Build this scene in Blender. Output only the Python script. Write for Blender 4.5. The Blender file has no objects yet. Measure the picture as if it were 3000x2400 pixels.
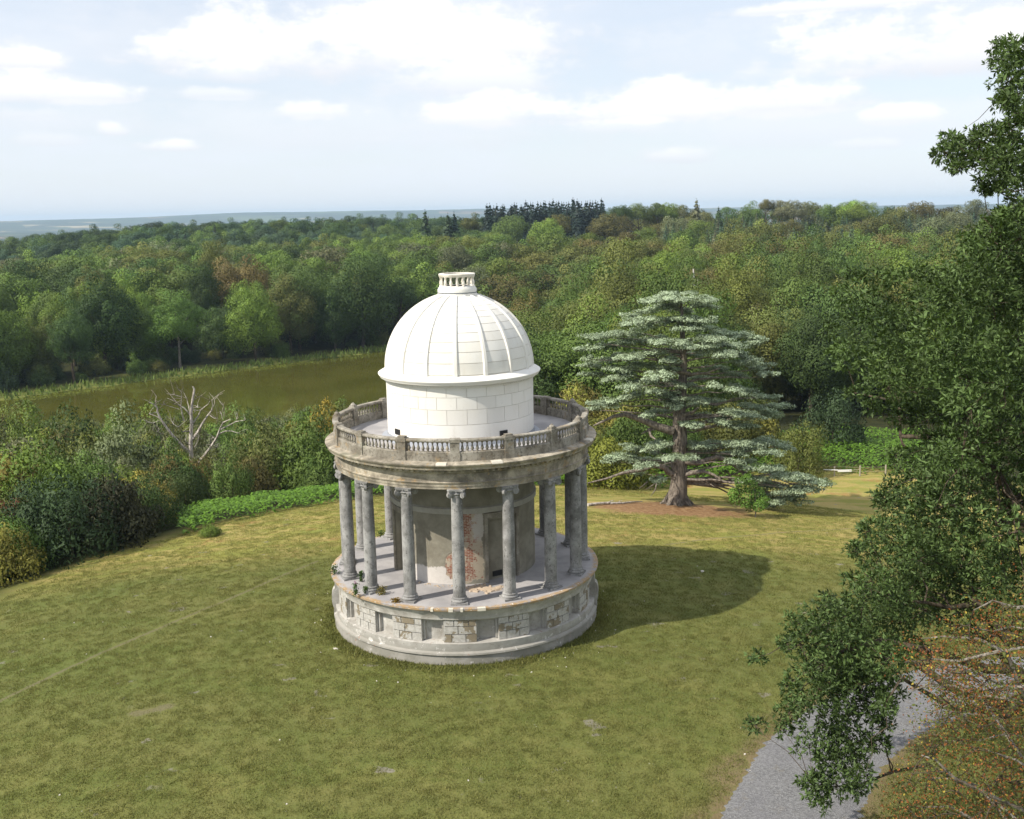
import bpy, bmesh, math, random
import numpy as np
from mathutils import Matrix, Vector

rng = np.random.default_rng(11)
random.seed(5)
S = bpy.context.scene
COL = S.collection
PI = math.pi

# ------------------------------------------------------------------ camera
FPX, PITCH, ROLL = 3113.1, math.radians(10.4287), math.radians(1.155)
CAM = np.array([2.5633, -52.1576, 20.1607])
def _axes():
    cp, sp = math.cos(PITCH), math.sin(PITCH)
    f = np.array([0, cp, -sp]); r = np.array([1., 0, 0]); u = np.cross(r, f)
    c, s = math.cos(ROLL), math.sin(ROLL)
    return r * c - u * s, u * c + r * s, f
AX_R, AX_U, AX_F = _axes()
cd = bpy.data.cameras.new('camera'); cam = bpy.data.objects.new('camera', cd); COL.objects.link(cam)
M = Matrix.Identity(4)
for i in range(3):
    M[i][0] = AX_R[i]; M[i][1] = AX_U[i]; M[i][2] = -AX_F[i]; M[i][3] = CAM[i]
cam.matrix_world = M
cd.sensor_fit = 'HORIZONTAL'; cd.sensor_width = 36; cd.lens = 36 * FPX / 3000
cd.clip_start = 0.5; cd.clip_end = 60000
S.camera = cam

# ------------------------------------------------------------------ light
SUN_EL, SHADOW_AZ = math.radians(43), math.radians(28)
sun_dir = Vector((-math.cos(SHADOW_AZ) * math.cos(SUN_EL), -math.sin(SHADOW_AZ) * math.cos(SUN_EL), math.sin(SUN_EL)))
sl = bpy.data.lights.new('sun', 'SUN'); sl.energy = 3.6; sl.angle = math.radians(0.55); sl.color = (1.0, 0.93, 0.81)
so = bpy.data.objects.new('sun', sl); COL.objects.link(so)
so.rotation_euler = (-sun_dir).to_track_quat('-Z', 'Y').to_euler(); so.location = (-60, -40, 80)
EXPOSURE = 0.62
S.view_settings.view_transform = 'Standard'; S.view_settings.look = 'None'
S.view_settings.exposure = EXPOSURE; S.view_settings.gamma = 1
S.view_settings.use_curve_mapping = False
S.render.engine = 'CYCLES'
S.cycles.use_denoising = True
S.cycles.max_bounces = 6; S.cycles.diffuse_bounces = 3; S.cycles.glossy_bounces = 2
S.cycles.transmission_bounces = 4; S.cycles.transparent_max_bounces = 4; S.cycles.volume_bounces = 0
S.cycles.caustics_reflective = False; S.cycles.caustics_refractive = False

def ray(px, py):
    d = AX_F + AX_R * (px - 1500) / FPX - AX_U * (py - 1200) / FPX
    return d / np.linalg.norm(d)
def proj(p):
    d = np.asarray(p, float) - CAM
    z = d @ AX_F
    return np.stack([1500 + FPX * (d @ AX_R) / z, 1200 - FPX * (d @ AX_U) / z], -1)
def at_y(px, py, Y):
    d = ray(px, py); return CAM + d * ((Y - CAM[1]) / d[1])
def at_d(px, py, D):
    d = ray(px, py); return CAM + d * D / math.hypot(d[0], d[1])

# ------------------------------------------------------------------ node helpers
class NT:
    def __init__(s, tree):
        s.t = tree; s.n = tree.nodes; s.l = tree.links; s.dim = '3D'
    def node(s, typ, **kw):
        n = s.n.new(typ)
        for k, v in kw.items():
            if k.startswith('i_'): n.inputs[k[2:].replace('_', ' ')].default_value = v
            else: setattr(n, k, v)
        return n
    def put(s, sock, v):
        if hasattr(v, 'is_output') or isinstance(v, bpy.types.NodeSocket): s.l.new(v, sock)
        else: sock.default_value = v
    def math(s, op, a, b=0.0, c=None, clamp=False):
        n = s.n.new('ShaderNodeMath'); n.operation = op; n.use_clamp = clamp
        s.put(n.inputs[0], a); s.put(n.inputs[1], b)
        if c is not None: s.put(n.inputs[2], c)
        return n.outputs[0]
    def mix(s, f, a, b, mode='MIX'):
        n = s.n.new('ShaderNodeMix'); n.data_type = 'RGBA'; n.blend_type = mode; n.clamp_factor = True
        s.put(n.inputs[0], f)
        for sock, v in ((n.inputs[6], a), (n.inputs[7], b)):
            if isinstance(v, tuple): sock.default_value = (*v[:3], 1)
            else: s.l.new(v, sock)
        return n.outputs[2]
    def noise(s, vec, scale, detail=4, rough=.6, dist=0.0, dim=None):
        dim = dim or s.dim
        n = s.n.new('ShaderNodeTexNoise'); n.noise_dimensions = dim
        if vec is not None: s.l.new(vec, n.inputs['Vector'])
        n.inputs['Scale'].default_value = scale; n.inputs['Detail'].default_value = detail
        n.inputs['Roughness'].default_value = rough; n.inputs['Distortion'].default_value = dist
        return n.outputs['Fac']
    def ramp(s, f, a, b, lo=0.0, hi=1.0):
        n = s.n.new('ShaderNodeMapRange'); n.interpolation_type = 'SMOOTHSTEP'
        s.put(n.inputs['Value'], f)
        for k, v in (('From Min', a), ('From Max', b), ('To Min', lo), ('To Max', hi)): s.put(n.inputs[k], v)
        return n.outputs['Result']
    def combine(s, x, y, z=0.0):
        n = s.n.new('ShaderNodeCombineXYZ')
        for i, v in enumerate((x, y, z)): s.put(n.inputs[i], v)
        return n.outputs[0]
    def sep(s, v):
        n = s.n.new('ShaderNodeSeparateXYZ'); s.l.new(v, n.inputs[0]); return n.outputs
    def scale(s, v, xyz):
        n = s.n.new('ShaderNodeVectorMath'); n.operation = 'MULTIPLY'; s.l.new(v, n.inputs[0]); n.inputs[1].default_value = xyz
        return n.outputs[0]
    def bump(s, h, strength=.3, dist=.1):
        n = s.n.new('ShaderNodeBump'); n.inputs['Strength'].default_value = strength; n.inputs['Distance'].default_value = dist
        s.l.new(h, n.inputs['Height']); return n.outputs[0]
    def attr(s, name, typ='GEOMETRY'):
        n = s.n.new('ShaderNodeAttribute'); n.attribute_name = name; n.attribute_type = typ; return n

def new_mat(name):
    m = bpy.data.materials.new(name); m.use_nodes = True
    t = NT(m.node_tree); t.n.clear()
    out = t.n.new('ShaderNodeOutputMaterial')
    return m, t, out
def principled(t, out, color, rough=.8, normal=None, spec=.3):
    p = t.n.new('ShaderNodeBsdfPrincipled')
    if isinstance(color, tuple): p.inputs['Base Color'].default_value = (*color, 1)
    else: t.l.new(color, p.inputs['Base Color'])
    t.put(p.inputs['Roughness'], rough); p.inputs['Specular IOR Level'].default_value = spec
    if normal is not None: t.l.new(normal, p.inputs['Normal'])
    if out is not None: t.l.new(p.outputs[0], out.inputs['Surface'])
    return p

# ------------------------------------------------------------------ sky
W = bpy.data.worlds.new('World'); S.world = W; W.use_nodes = True
def build_sky():
    t = NT(W.node_tree); t.n.clear(); t.dim = '2D'
    W.cycles.sampling_method = 'NONE'
    out = t.n.new('ShaderNodeOutputWorld'); bg = t.n.new('ShaderNodeBackground'); bg.inputs['Strength'].default_value = 0.1
    t.l.new(bg.outputs[0], out.inputs['Surface'])
    sky = t.n.new('ShaderNodeTexSky'); sky.sky_type = 'NISHITA'; sky.sun_disc = False
    sky.sun_elevation = SUN_EL; sky.sun_rotation = math.atan2(sun_dir.x, sun_dir.y) % (2 * PI)
    sky.altitude = 150; sky.air_density = 1.0; sky.dust_density = .7; sky.ozone_density = 1.2
    tc = t.n.new('ShaderNodeTexCoord'); d = tc.outputs['Generated']
    x, y, z = t.sep(d)
    az = t.math('MULTIPLY', t.math('ARCTAN2', x, y), 180 / PI)
    el = t.math('MULTIPLY', t.math('ARCSINE', z), 180 / PI)
    uv = t.combine(az, el)
    n1 = t.noise(t.scale(uv, (.16, .34, 0)), 1.0, 5, .62)
    n2 = t.noise(t.scale(uv, (.5, 1.0, 0)), 1.0, 4, .6)
    ns = t.math('SUBTRACT', t.math('ADD', t.math('MULTIPLY', n1, 2.1), t.math('MULTIPLY', n2, 1.1)), 1.55)
    # (display x, y, half width, half height, strength) of the cumulus in view
    cl = [(640, 85, 310, 75, 1), (930, 60, 340, 80, 1), (1010, 155, 250, 50, .75), (1180, 225, 360, 44, 1), (1400, 205, 130, 48, 1), (1640, 200, 170, 42, .95),
          (1920, 85, 330, 66, 1), (2100, 60, 160, 60, 1), (40, 112, 80, 34, 1), (50, 182, 120, 34, .9), (210, 190, 100, 26, .85), (650, 230, 85, 24, .8), (235, 268, 40, 18, .8),
          (350, 302, 70, 16, .85), (1895, 240, 80, 24, .8), (1430, 318, 90, 24, .7), (440, 195, 120, 16, .6), (500, 145, 110, 28, .7), (1840, 300, 80, 14, .5),
          (100, 290, 110, 16, .45), (1800, 6, 260, 14, .8), (1290, 262, 150, 22, .6), (60, 235, 90, 18, .5), (900, 290, 200, 12, .25), (1000, 250, 800, 60, .38), (400, 240, 460, 50, .34), (1750, 260, 520, 46, .34), (300, 60, 200, 60, .3), (1500, 90, 260, 60, .35), (1700, 150, 200, 22, .4)]
    dens = None; shade = None
    for (cx, cy, a, b, st) in cl:
        dd = ray(cx * 1.39147, cy * 1.39147)
        u0 = math.degrees(math.atan2(dd[0], dd[1])); v0 = math.degrees(math.asin(dd[2]))
        a *= 1.18 * math.degrees(1.39147 / FPX); b *= 1.3 * math.degrees(1.39147 / FPX)
        du = t.math('MULTIPLY', t.math('SUBTRACT', az, u0), 1 / a)
        dv = t.math('MULTIPLY', t.math('SUBTRACT', el, v0 - b * .35), 1 / b)
        # flat base, domed top
        lo = t.math('MULTIPLY', t.math('MINIMUM', dv, 0.0), 1.9)
        hi = t.math('MULTIPLY', t.math('MAXIMUM', dv, 0.0), .82)
        q = t.math('ADD', t.math('MULTIPLY', du, du), t.math('ADD', t.math('MULTIPLY', lo, lo), t.math('MULTIPLY', hi, hi)))
        f = t.math('ADD', t.math('SUBTRACT', .85, q), ns)
        soft = t.ramp(f, -.15, .85, 0.0, st)
        hgt = t.ramp(dv, -.5, .55, 0, 1)
        if dens is None: dens, shade = soft, t.math('MULTIPLY', soft, hgt)
        else:
            dens = t.math('MAXIMUM', dens, soft); shade = t.math('MAXIMUM', shade, t.math('MULTIPLY', soft, hgt))
    # the same kind of broken cumulus over the rest of the sky
    zz = t.math('ADD', t.math('MAXIMUM', z, 0.0), .10)
    pl = t.combine(t.math('DIVIDE', x, zz), t.math('DIVIDE', y, zz))
    g = t.noise(pl, .9, 5, .6)
    inview = t.math('MULTIPLY', t.ramp(t.math('ABSOLUTE', az), 26, 32, 1, 0), t.ramp(el, 12, 16, 1, 0))
    other = t.math('MULTIPLY', t.ramp(g, .47, .66, 0, .95), t.math('SUBTRACT', 1.0, inview))
    dens = t.math('MAXIMUM', dens, other); shade = t.math('MAXIMUM', shade, other)
    veil = t.math('MULTIPLY', t.noise(t.scale(uv, (.05, .22, 0)), 1.0, 4, .6), 1.0)
    vf = t.math('MAXIMUM', t.ramp(veil, .3, .75, SKY_VEIL[0], SKY_VEIL[1]), t.ramp(el, 13, 0, 0, .85))
    base = t.mix(vf, t.mix(1.0, sky.outputs[0], SKY_GAIN, 'MULTIPLY'), (6.0, 6.3, 6.85))
    ccol = t.mix(shade, (5.75, 5.9, 6.3), (8.0, 7.9, 7.8))
    fin = t.mix(dens, base, ccol)
    fin = t.mix(t.ramp(el, -1.0, .2), (5.7, 6.1, 6.9), fin)
    t.l.new(fin, bg.inputs['Color'])
SKY_VEIL = (.66, .90); SKY_GAIN = (1.0, 1.0, 1.0)
build_sky()

# ------------------------------------------------------------------ mesh helpers
def set_mesh(name, verts, quads=None, tris=None, attrs=None, smooth=False, normals=None):
    me = bpy.data.meshes.new(name)
    verts = np.asarray(verts, np.float32).reshape(-1, 3)
    q = np.zeros((0, 4), np.int32) if quads is None else np.asarray(quads, np.int32).reshape(-1, 4)
    tr = np.zeros((0, 3), np.int32) if tris is None else np.asarray(tris, np.int32).reshape(-1, 3)
    me.vertices.add(len(verts)); me.vertices.foreach_set('co', verts.ravel())
    loops = np.concatenate([q.ravel(), tr.ravel()])
    me.loops.add(len(loops)); me.loops.foreach_set('vertex_index', loops)
    nq, nt = len(q), len(tr)
    me.polygons.add(nq + nt)
    me.polygons.foreach_set('loop_start', np.concatenate([np.arange(nq) * 4, nq * 4 + np.arange(nt) * 3]).astype(np.int32))
    if smooth: me.polygons.foreach_set('use_smooth', np.ones(nq + nt, bool))
    if attrs:
        for k, v in attrs.items():
            a = me.attributes.new(k, 'FLOAT', 'POINT'); a.data.foreach_set('value', np.asarray(v, np.float32))
    me.update(calc_edges=True); me.validate()
    if normals is not None:
        me.polygons.foreach_set('use_smooth', np.ones(nq + nt, bool)); me.normals_split_custom_set_from_vertices(np.asarray(normals, np.float32))
    return me

def link(name, me, mat=None, parent=None, loc=None, rotz=None):
    o = bpy.data.objects.new(name, me); COL.objects.link(o)
    if mat is not None and me is not None and not me.materials: me.materials.append(mat)
    if parent is not None: o.parent = parent
    if loc is not None: o.location = loc
    if rotz is not None: o.rotation_euler = (0, 0, rotz)
    return o
def tag(o, label=None, cat=None, group=None, kind=None):
    if label: o['label'] = label
    if cat: o['category'] = cat
    if group: o['group'] = group
    if kind: o['kind'] = kind
    return o
def empty(name, loc=(0, 0, 0), rotz=0, label=None, cat=None, group=None):
    o = bpy.data.objects.new(name, None); COL.objects.link(o)
    o.location = loc; o.rotation_euler = (0, 0, rotz); o.empty_display_size = .3
    return tag(o, label, cat, group)

class MB:
    """collects verts / faces for one mesh"""
    def __init__(s): s.v = []; s.f = []
    def add(s, vs, fs):
        b = len(s.v); s.v += [tuple(map(float, p)) for p in vs]; s.f += [tuple(i + b for i in f) for f in fs]; return s
    def arc(s, r0, r1, t0, t1, z0, z1, n=2, r1top=None, r0top=None):
        """curved block between radii r0<r1, angles t0..t1 (deg from the front), heights z0..z1"""
        r1t = r1 if r1top is None else r1top; r0t = r0 if r0top is None else r0top
        vs = []
        for k in range(n + 1):
            a = math.radians(t0 + (t1 - t0) * k / n); sx, cx = math.sin(a), -math.cos(a)
            vs += [(r0 * sx, r0 * cx, z0), (r1 * sx, r1 * cx, z0), (r1t * sx, r1t * cx, z1), (r0t * sx, r0t * cx, z1)]
        fs = []
        for k in range(n):
            b = 4 * k
            for i in range(4):
                j = (i + 1) % 4
                fs.append((b + i, b + 4 + i, b + 4 + j, b + j))
        fs.append((0, 1, 2, 3)); fs.append(tuple(4 * n + i for i in (3, 2, 1, 0)))
        return s.add(vs, fs)
    def lathe(s, prof, n=48, closed=False, t0=0, t1=360, caps=False):
        vs = []; fs = []; full = abs(t1 - t0 - 360) < 1e-6; m = n if full else n + 1
        for k in range(m):
            a = math.radians(t0 + (t1 - t0) * k / n)
            for (r, z) in prof: vs.append((r * math.sin(a), -r * math.cos(a), z))
        p = len(prof)
        for k in range(n):
            k2 = (k + 1) % m
            for i in range(p - 1 + (1 if closed else 0)):
                j = (i + 1) % p
                fs.append((k * p + i, k2 * p + i, k2 * p + j, k * p + j))
        s.add(vs, fs)
        if caps and prof:
            b = len(s.v) - len(vs)
            s.f.append(tuple(b + k * p + p - 1 for k in range(m)))
            s.f.append(tuple(b + k * p for k in range(m))[::-1])
        return s
    def box(s, c, h, rot=0, top=1.0):
        vs = []
        for dz, k in ((-1, 1.0), (1, top)):
            for dx, dy in ((-1, -1), (1, -1), (1, 1), (-1, 1)):
                x, y = dx * h[0] * k, dy * h[1] * k
                vs.append((c[0] + x * math.cos(rot) - y * math.sin(rot), c[1] + x * math.sin(rot) + y * math.cos(rot), c[2] + dz * h[2]))
        return s.add(vs, [(3, 2, 1, 0), (4, 5, 6, 7), (0, 1, 5, 4), (1, 2, 6, 5), (2, 3, 7, 6), (3, 0, 4, 7)])
    def tube(s, pts, rad, n=7, cap=True):
        pts = [np.asarray(p, float) for p in pts]; vs = []; fs = []
        up = np.array([.31, .17, .93])
        for i, p in enumerate(pts):
            a = pts[max(0, i - 1)]; b = pts[min(len(pts) - 1, i + 1)]
            t = b - a; t = t / (np.linalg.norm(t) + 1e-9)
            e1 = np.cross(t, up); l = np.linalg.norm(e1)
            if l < .1: e1 = np.cross(t, (1, 0, 0)); l = np.linalg.norm(e1)
            e1 /= l; e2 = np.cross(t, e1)
            for k in range(n):
                ang = 2 * PI * k / n
                vs.append(p + rad[i] * (math.cos(ang) * e1 + math.sin(ang) * e2))
        for i in range(len(pts) - 1):
            for k in range(n):
                k2 = (k + 1) % n
                fs.append((i * n + k, i * n + k2, (i + 1) * n + k2, (i + 1) * n + k))
        if cap:
            fs.append(tuple(range(n))[::-1]); fs.append(tuple((len(pts) - 1) * n + k for k in range(n)))
        return s.add(vs, fs)
    def mesh(s, name, smooth=0):
        me = bpy.data.meshes.new(name); me.from_pydata(s.v, [], s.f); me.update()
        bm = bmesh.new(); bm.from_mesh(me); bmesh.ops.recalc_face_normals(bm, faces=bm.faces); bm.to_mesh(me); bm.free()
        if smooth:
            me.polygons.foreach_set('use_smooth', np.ones(len(me.polygons), bool)); me.set_sharp_from_angle(angle=math.radians(smooth))
        return me

def unit(v): return v / (np.linalg.norm(v, axis=-1, keepdims=True) + 1e-9)
def leaf_quads(c, n, size, width=.5, r=None, bend=.0, droop=None):
    """one diamond-shaped leaf face per centre; returns verts, quads"""
    r = r or rng; c = np.asarray(c); N = len(c)
    n = unit(n); t = r.normal(size=(N, 3))
    if droop is not None: t = t * .6 + np.asarray(droop)
    t = unit(t - n * (t * n).sum(1, keepdims=True)); b = np.cross(n, t)
    s = np.asarray(size).reshape(-1, 1) * np.ones((N, 1)); w = s * width
    v = np.stack([c - t * s, c - b * w - n * s * bend, c + t * s, c + b * w - n * s * bend], 1).reshape(-1, 3)
    q = np.arange(4 * N).reshape(-1, 4)
    return v, q
def ss(x, a, b):
    t = np.clip((np.asarray(x, float) - a) / (b - a), 0, 1); return t * t * (3 - 2 * t)

# ------------------------------------------------------------------ terrain
LAKE = np.array([(-175, 150), (-135, 172), (-111, 196), (-79, 228), (-36, 267), (0, 296), (14, 285), (2, 215), (-22, 165), (-62, 138), (-110, 130), (-160, 134)], float)
LAKE_Z = -20.0
def poly_sd(x, y, P):
    """signed distance to polygon, negative inside"""
    x = np.asarray(x, float); y = np.asarray(y, float)
    d = np.full(x.shape, 1e18); ins = np.zeros(x.shape, bool)
    for i in range(len(P)):
        ax, ay = P[i]; bx, by = P[(i + 1) % len(P)]
        ex, ey = bx - ax, by - ay; wx, wy = x - ax, y - ay
        t = np.clip((wx * ex + wy * ey) / (ex * ex + ey * ey), 0, 1)
        d = np.minimum(d, (wx - ex * t) ** 2 + (wy - ey * t) ** 2)
        cond = ((ay > y) != (by > y)) & (x < (bx - ax) * (y - ay) / (by - ay + 1e-12) + ax)
        ins ^= cond
    return np.where(ins, -1, 1) * np.sqrt(d)
def wob(x, y, L, s=0.0):
    """smooth wobble, about -1..1, wavelength L"""
    k = 2 * PI / L
    return (np.sin(k * (x * .83 + y * .41) + 1.3 + s) + np.sin(k * (x * -.37 + y * 1.07) + 2.1 + 2 * s) + .6 * np.sin(k * 1.9 * (x * .6 - y * .71) + .4 + s) + .5 * np.sin(k * 2.7 * (x * .2 + y * .9) + 3 * s)) / 3.1
DL = [0, 85, 110, 150, 190, 230, 300, 400, 600, 800, 1000, 1500, 2500, 5000, 8000, 40000]
ZL = [-3, -3.6, -8, -14, -18.5, -20, -19.2, -13, -7, 2.5, -6, -45, -62, -60, -45, -45]
DR = [0, 95, 130, 170, 210, 350, 600, 720, 1000, 1500, 2500, 5000, 8000, 40000]
ZR = [-3, -3.2, -6.5, -10.5, -11.5, -8.5, -1, 3, -10, -45, -62, -60, -45, -45]
def ridge(az): return np.interp(az, [-60, -26, -20, -14, -7, 0, 9, 20, 26, 60], [40, 48, 62, 84, 92, 70, 40, 22, 20, 30])
def H(x, y):
    x = np.asarray(x, float); y = np.asarray(y, float)
    dx, dy = x - CAM[0], y - CAM[1]; d = np.hypot(dx, dy); az = np.degrees(np.arctan2(dx, dy))
    rd = np.hypot(x, y + 4)
    e = np.maximum(0, rd - 7); lawn = -np.where(e < 40, .0027 * e * e, .0027 * 1600 + .02 * (e - 40))
    lawn = lawn + .10 * wob(x, y, 17) * ss(rd, 8, 16) + .04 * wob(x, y, 5.1, 2) * ss(rd, 8, 14)
    wl = ss(az, 4, -5)
    tab = np.interp(d, DL, ZL) * wl + np.interp(d, DR, ZR) * (1 - wl)
    tab = tab - 11 * ss(az, -17, -27) * ss(d, 350, 600) * (1 - ss(d, 1000, 1400))
    tab = tab + wob(x, y, 190) * 2.2 * ss(d, 200, 420)
    tab = tab + wob(x, y, 2600, 1) * 14 * ss(d, 1400, 3000)
    rg = ridge(az) + 45
    tab = tab + rg * (ss(d, 8200, 11800) - .25 * ss(d, 12000, 14500)) + 22 * ss(d, 5000, 6500) * (1 - ss(d, 7000, 8500)) * (.5 + .5 * wob(x, y, 5200, 3))
    back = ss(np.abs(az), 60, 95)
    rl = ss(az, 6, -4); inner = 40 * rl + 52 * (1 - rl); outer = 58 * rl + 78 * (1 - rl)
    k = ss(rd, inner, outer) * (1 - back)
    z = lawn * (1 - k) + tab * k
    near = (d < 700)
    sd = np.full(x.shape, 1e3)
    if near.any():
        sd = np.where(near, poly_sd(x, y, LAKE), 1e3)
    z = np.where(sd < 0, np.maximum(-23, LAKE_Z + .2 + sd * .35), np.where(sd < 60, (LAKE_Z + .25 + .03 * sd) * (1 - ss(sd, 0, 60)) + z * ss(sd, 0, 60), z))
    return z
def hz(x, y): return float(H(np.array([x]), np.array([y]))[0])
def hit(px, py):
    """first point of the terrain along the sight line through a picture point"""
    d = ray(px, py); t = np.concatenate([np.arange(20, 400, .5), np.arange(400, 3000, 4)])
    P = CAM[None] + d[None] * t[:, None]; h = H(P[:, 0], P[:, 1])
    i = int(np.argmax(P[:, 2] <= h)); return P[i]

def _dens(P, n):
    P = np.array(P, float); s = np.concatenate([[0], np.cumsum(np.hypot(*np.diff(P, axis=0).T))]); u = np.linspace(0, s[-1], n)
    q = np.stack([np.interp(u, s, P[:, 0]), np.interp(u, s, P[:, 1])], -1)
    for _ in range(max(2, n // 20)): q[1:-1] = (q[:-2] + q[1:-1] * 2 + q[2:]) / 4
    return q
PATH_L = [(6.2, -26), (7.1, -23.5), (8.6, -20.2), (9.9, -17.6), (12.0, -13.9), (14.6, -10.9), (17.2, -8.9), (20.5, -6.9), (26, -4.8), (33, -3.2)]
PATH_R = [(12, -26), (12.6, -23.5), (13.6, -20.6), (14.6, -18.4), (16.3, -15.6), (18.3, -13.4), (20.4, -11.9), (23.2, -10.4), (28, -8.6), (34, -7.4)]
PATH_POLY = np.vstack([_dens(PATH_L, 40), _dens(PATH_R, 40)[::-1]])
def rim(az): return np.interp(az, [-30, -22, -15, -9.5, -2, 2.8, 8, 12, 16, 20, 26], [28, 30, 33, 36.5, 40.5, 44.5, 46.5, 51.5, 58.5, 61, 62])
def build_ground():
    cx, cy = 0.0, -20.0
    rr = [0.0]; r = .7
    while r < 15200:
        rr.append(r); r *= 1.033
        if r - rr[-1] > 260: r = rr[-1] + 260
    rr.append(15200.0)
    rr = np.array(rr); A = 560
    # finer where the picture looks
    base = np.linspace(-PI, PI, A, endpoint=False)
    ang = base - .55 * np.sin(base)          # azimuth from +Y, denser around 0
    R, T = np.meshgrid(rr[1:], ang, indexing='ij')
    X = cx + R * np.sin(T); Y = cy + R * np.cos(T)
    x = np.concatenate([[cx], X.ravel()]); y = np.concatenate([[cy], Y.ravel()])
    z = H(x, y)
    nr = len(rr) - 1
    idx = 1 + np.arange(nr * A).reshape(nr, A); nx = np.roll(idx, -1, 1)
    quads = np.stack([idx[:-1], nx[:-1], nx[1:], idx[1:]], -1).reshape(-1, 4)[:, ::-1]
    tris = np.stack([np.zeros(A, int), nx[0], idx[0]], -1)[:, ::-1]
    rd = np.hypot(x, y + 4); az = np.degrees(np.arctan2(x - CAM[0], y - CAM[1])); d = np.hypot(x - CAM[0], y - CAM[1])
    rl = ss(az, 6, -4); w = wob(x, y, 9) * 1.3
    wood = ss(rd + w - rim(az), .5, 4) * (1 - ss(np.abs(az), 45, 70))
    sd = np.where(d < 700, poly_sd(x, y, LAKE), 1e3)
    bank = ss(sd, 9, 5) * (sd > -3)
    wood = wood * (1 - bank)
    dry = ss(y + 1.5 * w + .12 * np.abs(x), 8, 17) * (1 - wood)
    c0 = hit(1990, 1485)
    soil = np.exp(-(((x - c0[0] + 1) / 6.5) ** 2 + ((y - c0[1] + 1.2) / 4.2) ** 2)) * 1.3
    field = ss(d, 1100, 1600)
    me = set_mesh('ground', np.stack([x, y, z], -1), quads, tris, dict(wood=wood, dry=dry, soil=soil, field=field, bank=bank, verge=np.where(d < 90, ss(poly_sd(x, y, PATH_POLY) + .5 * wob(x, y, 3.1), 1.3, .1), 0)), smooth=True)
    return link('ground', me)

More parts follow.
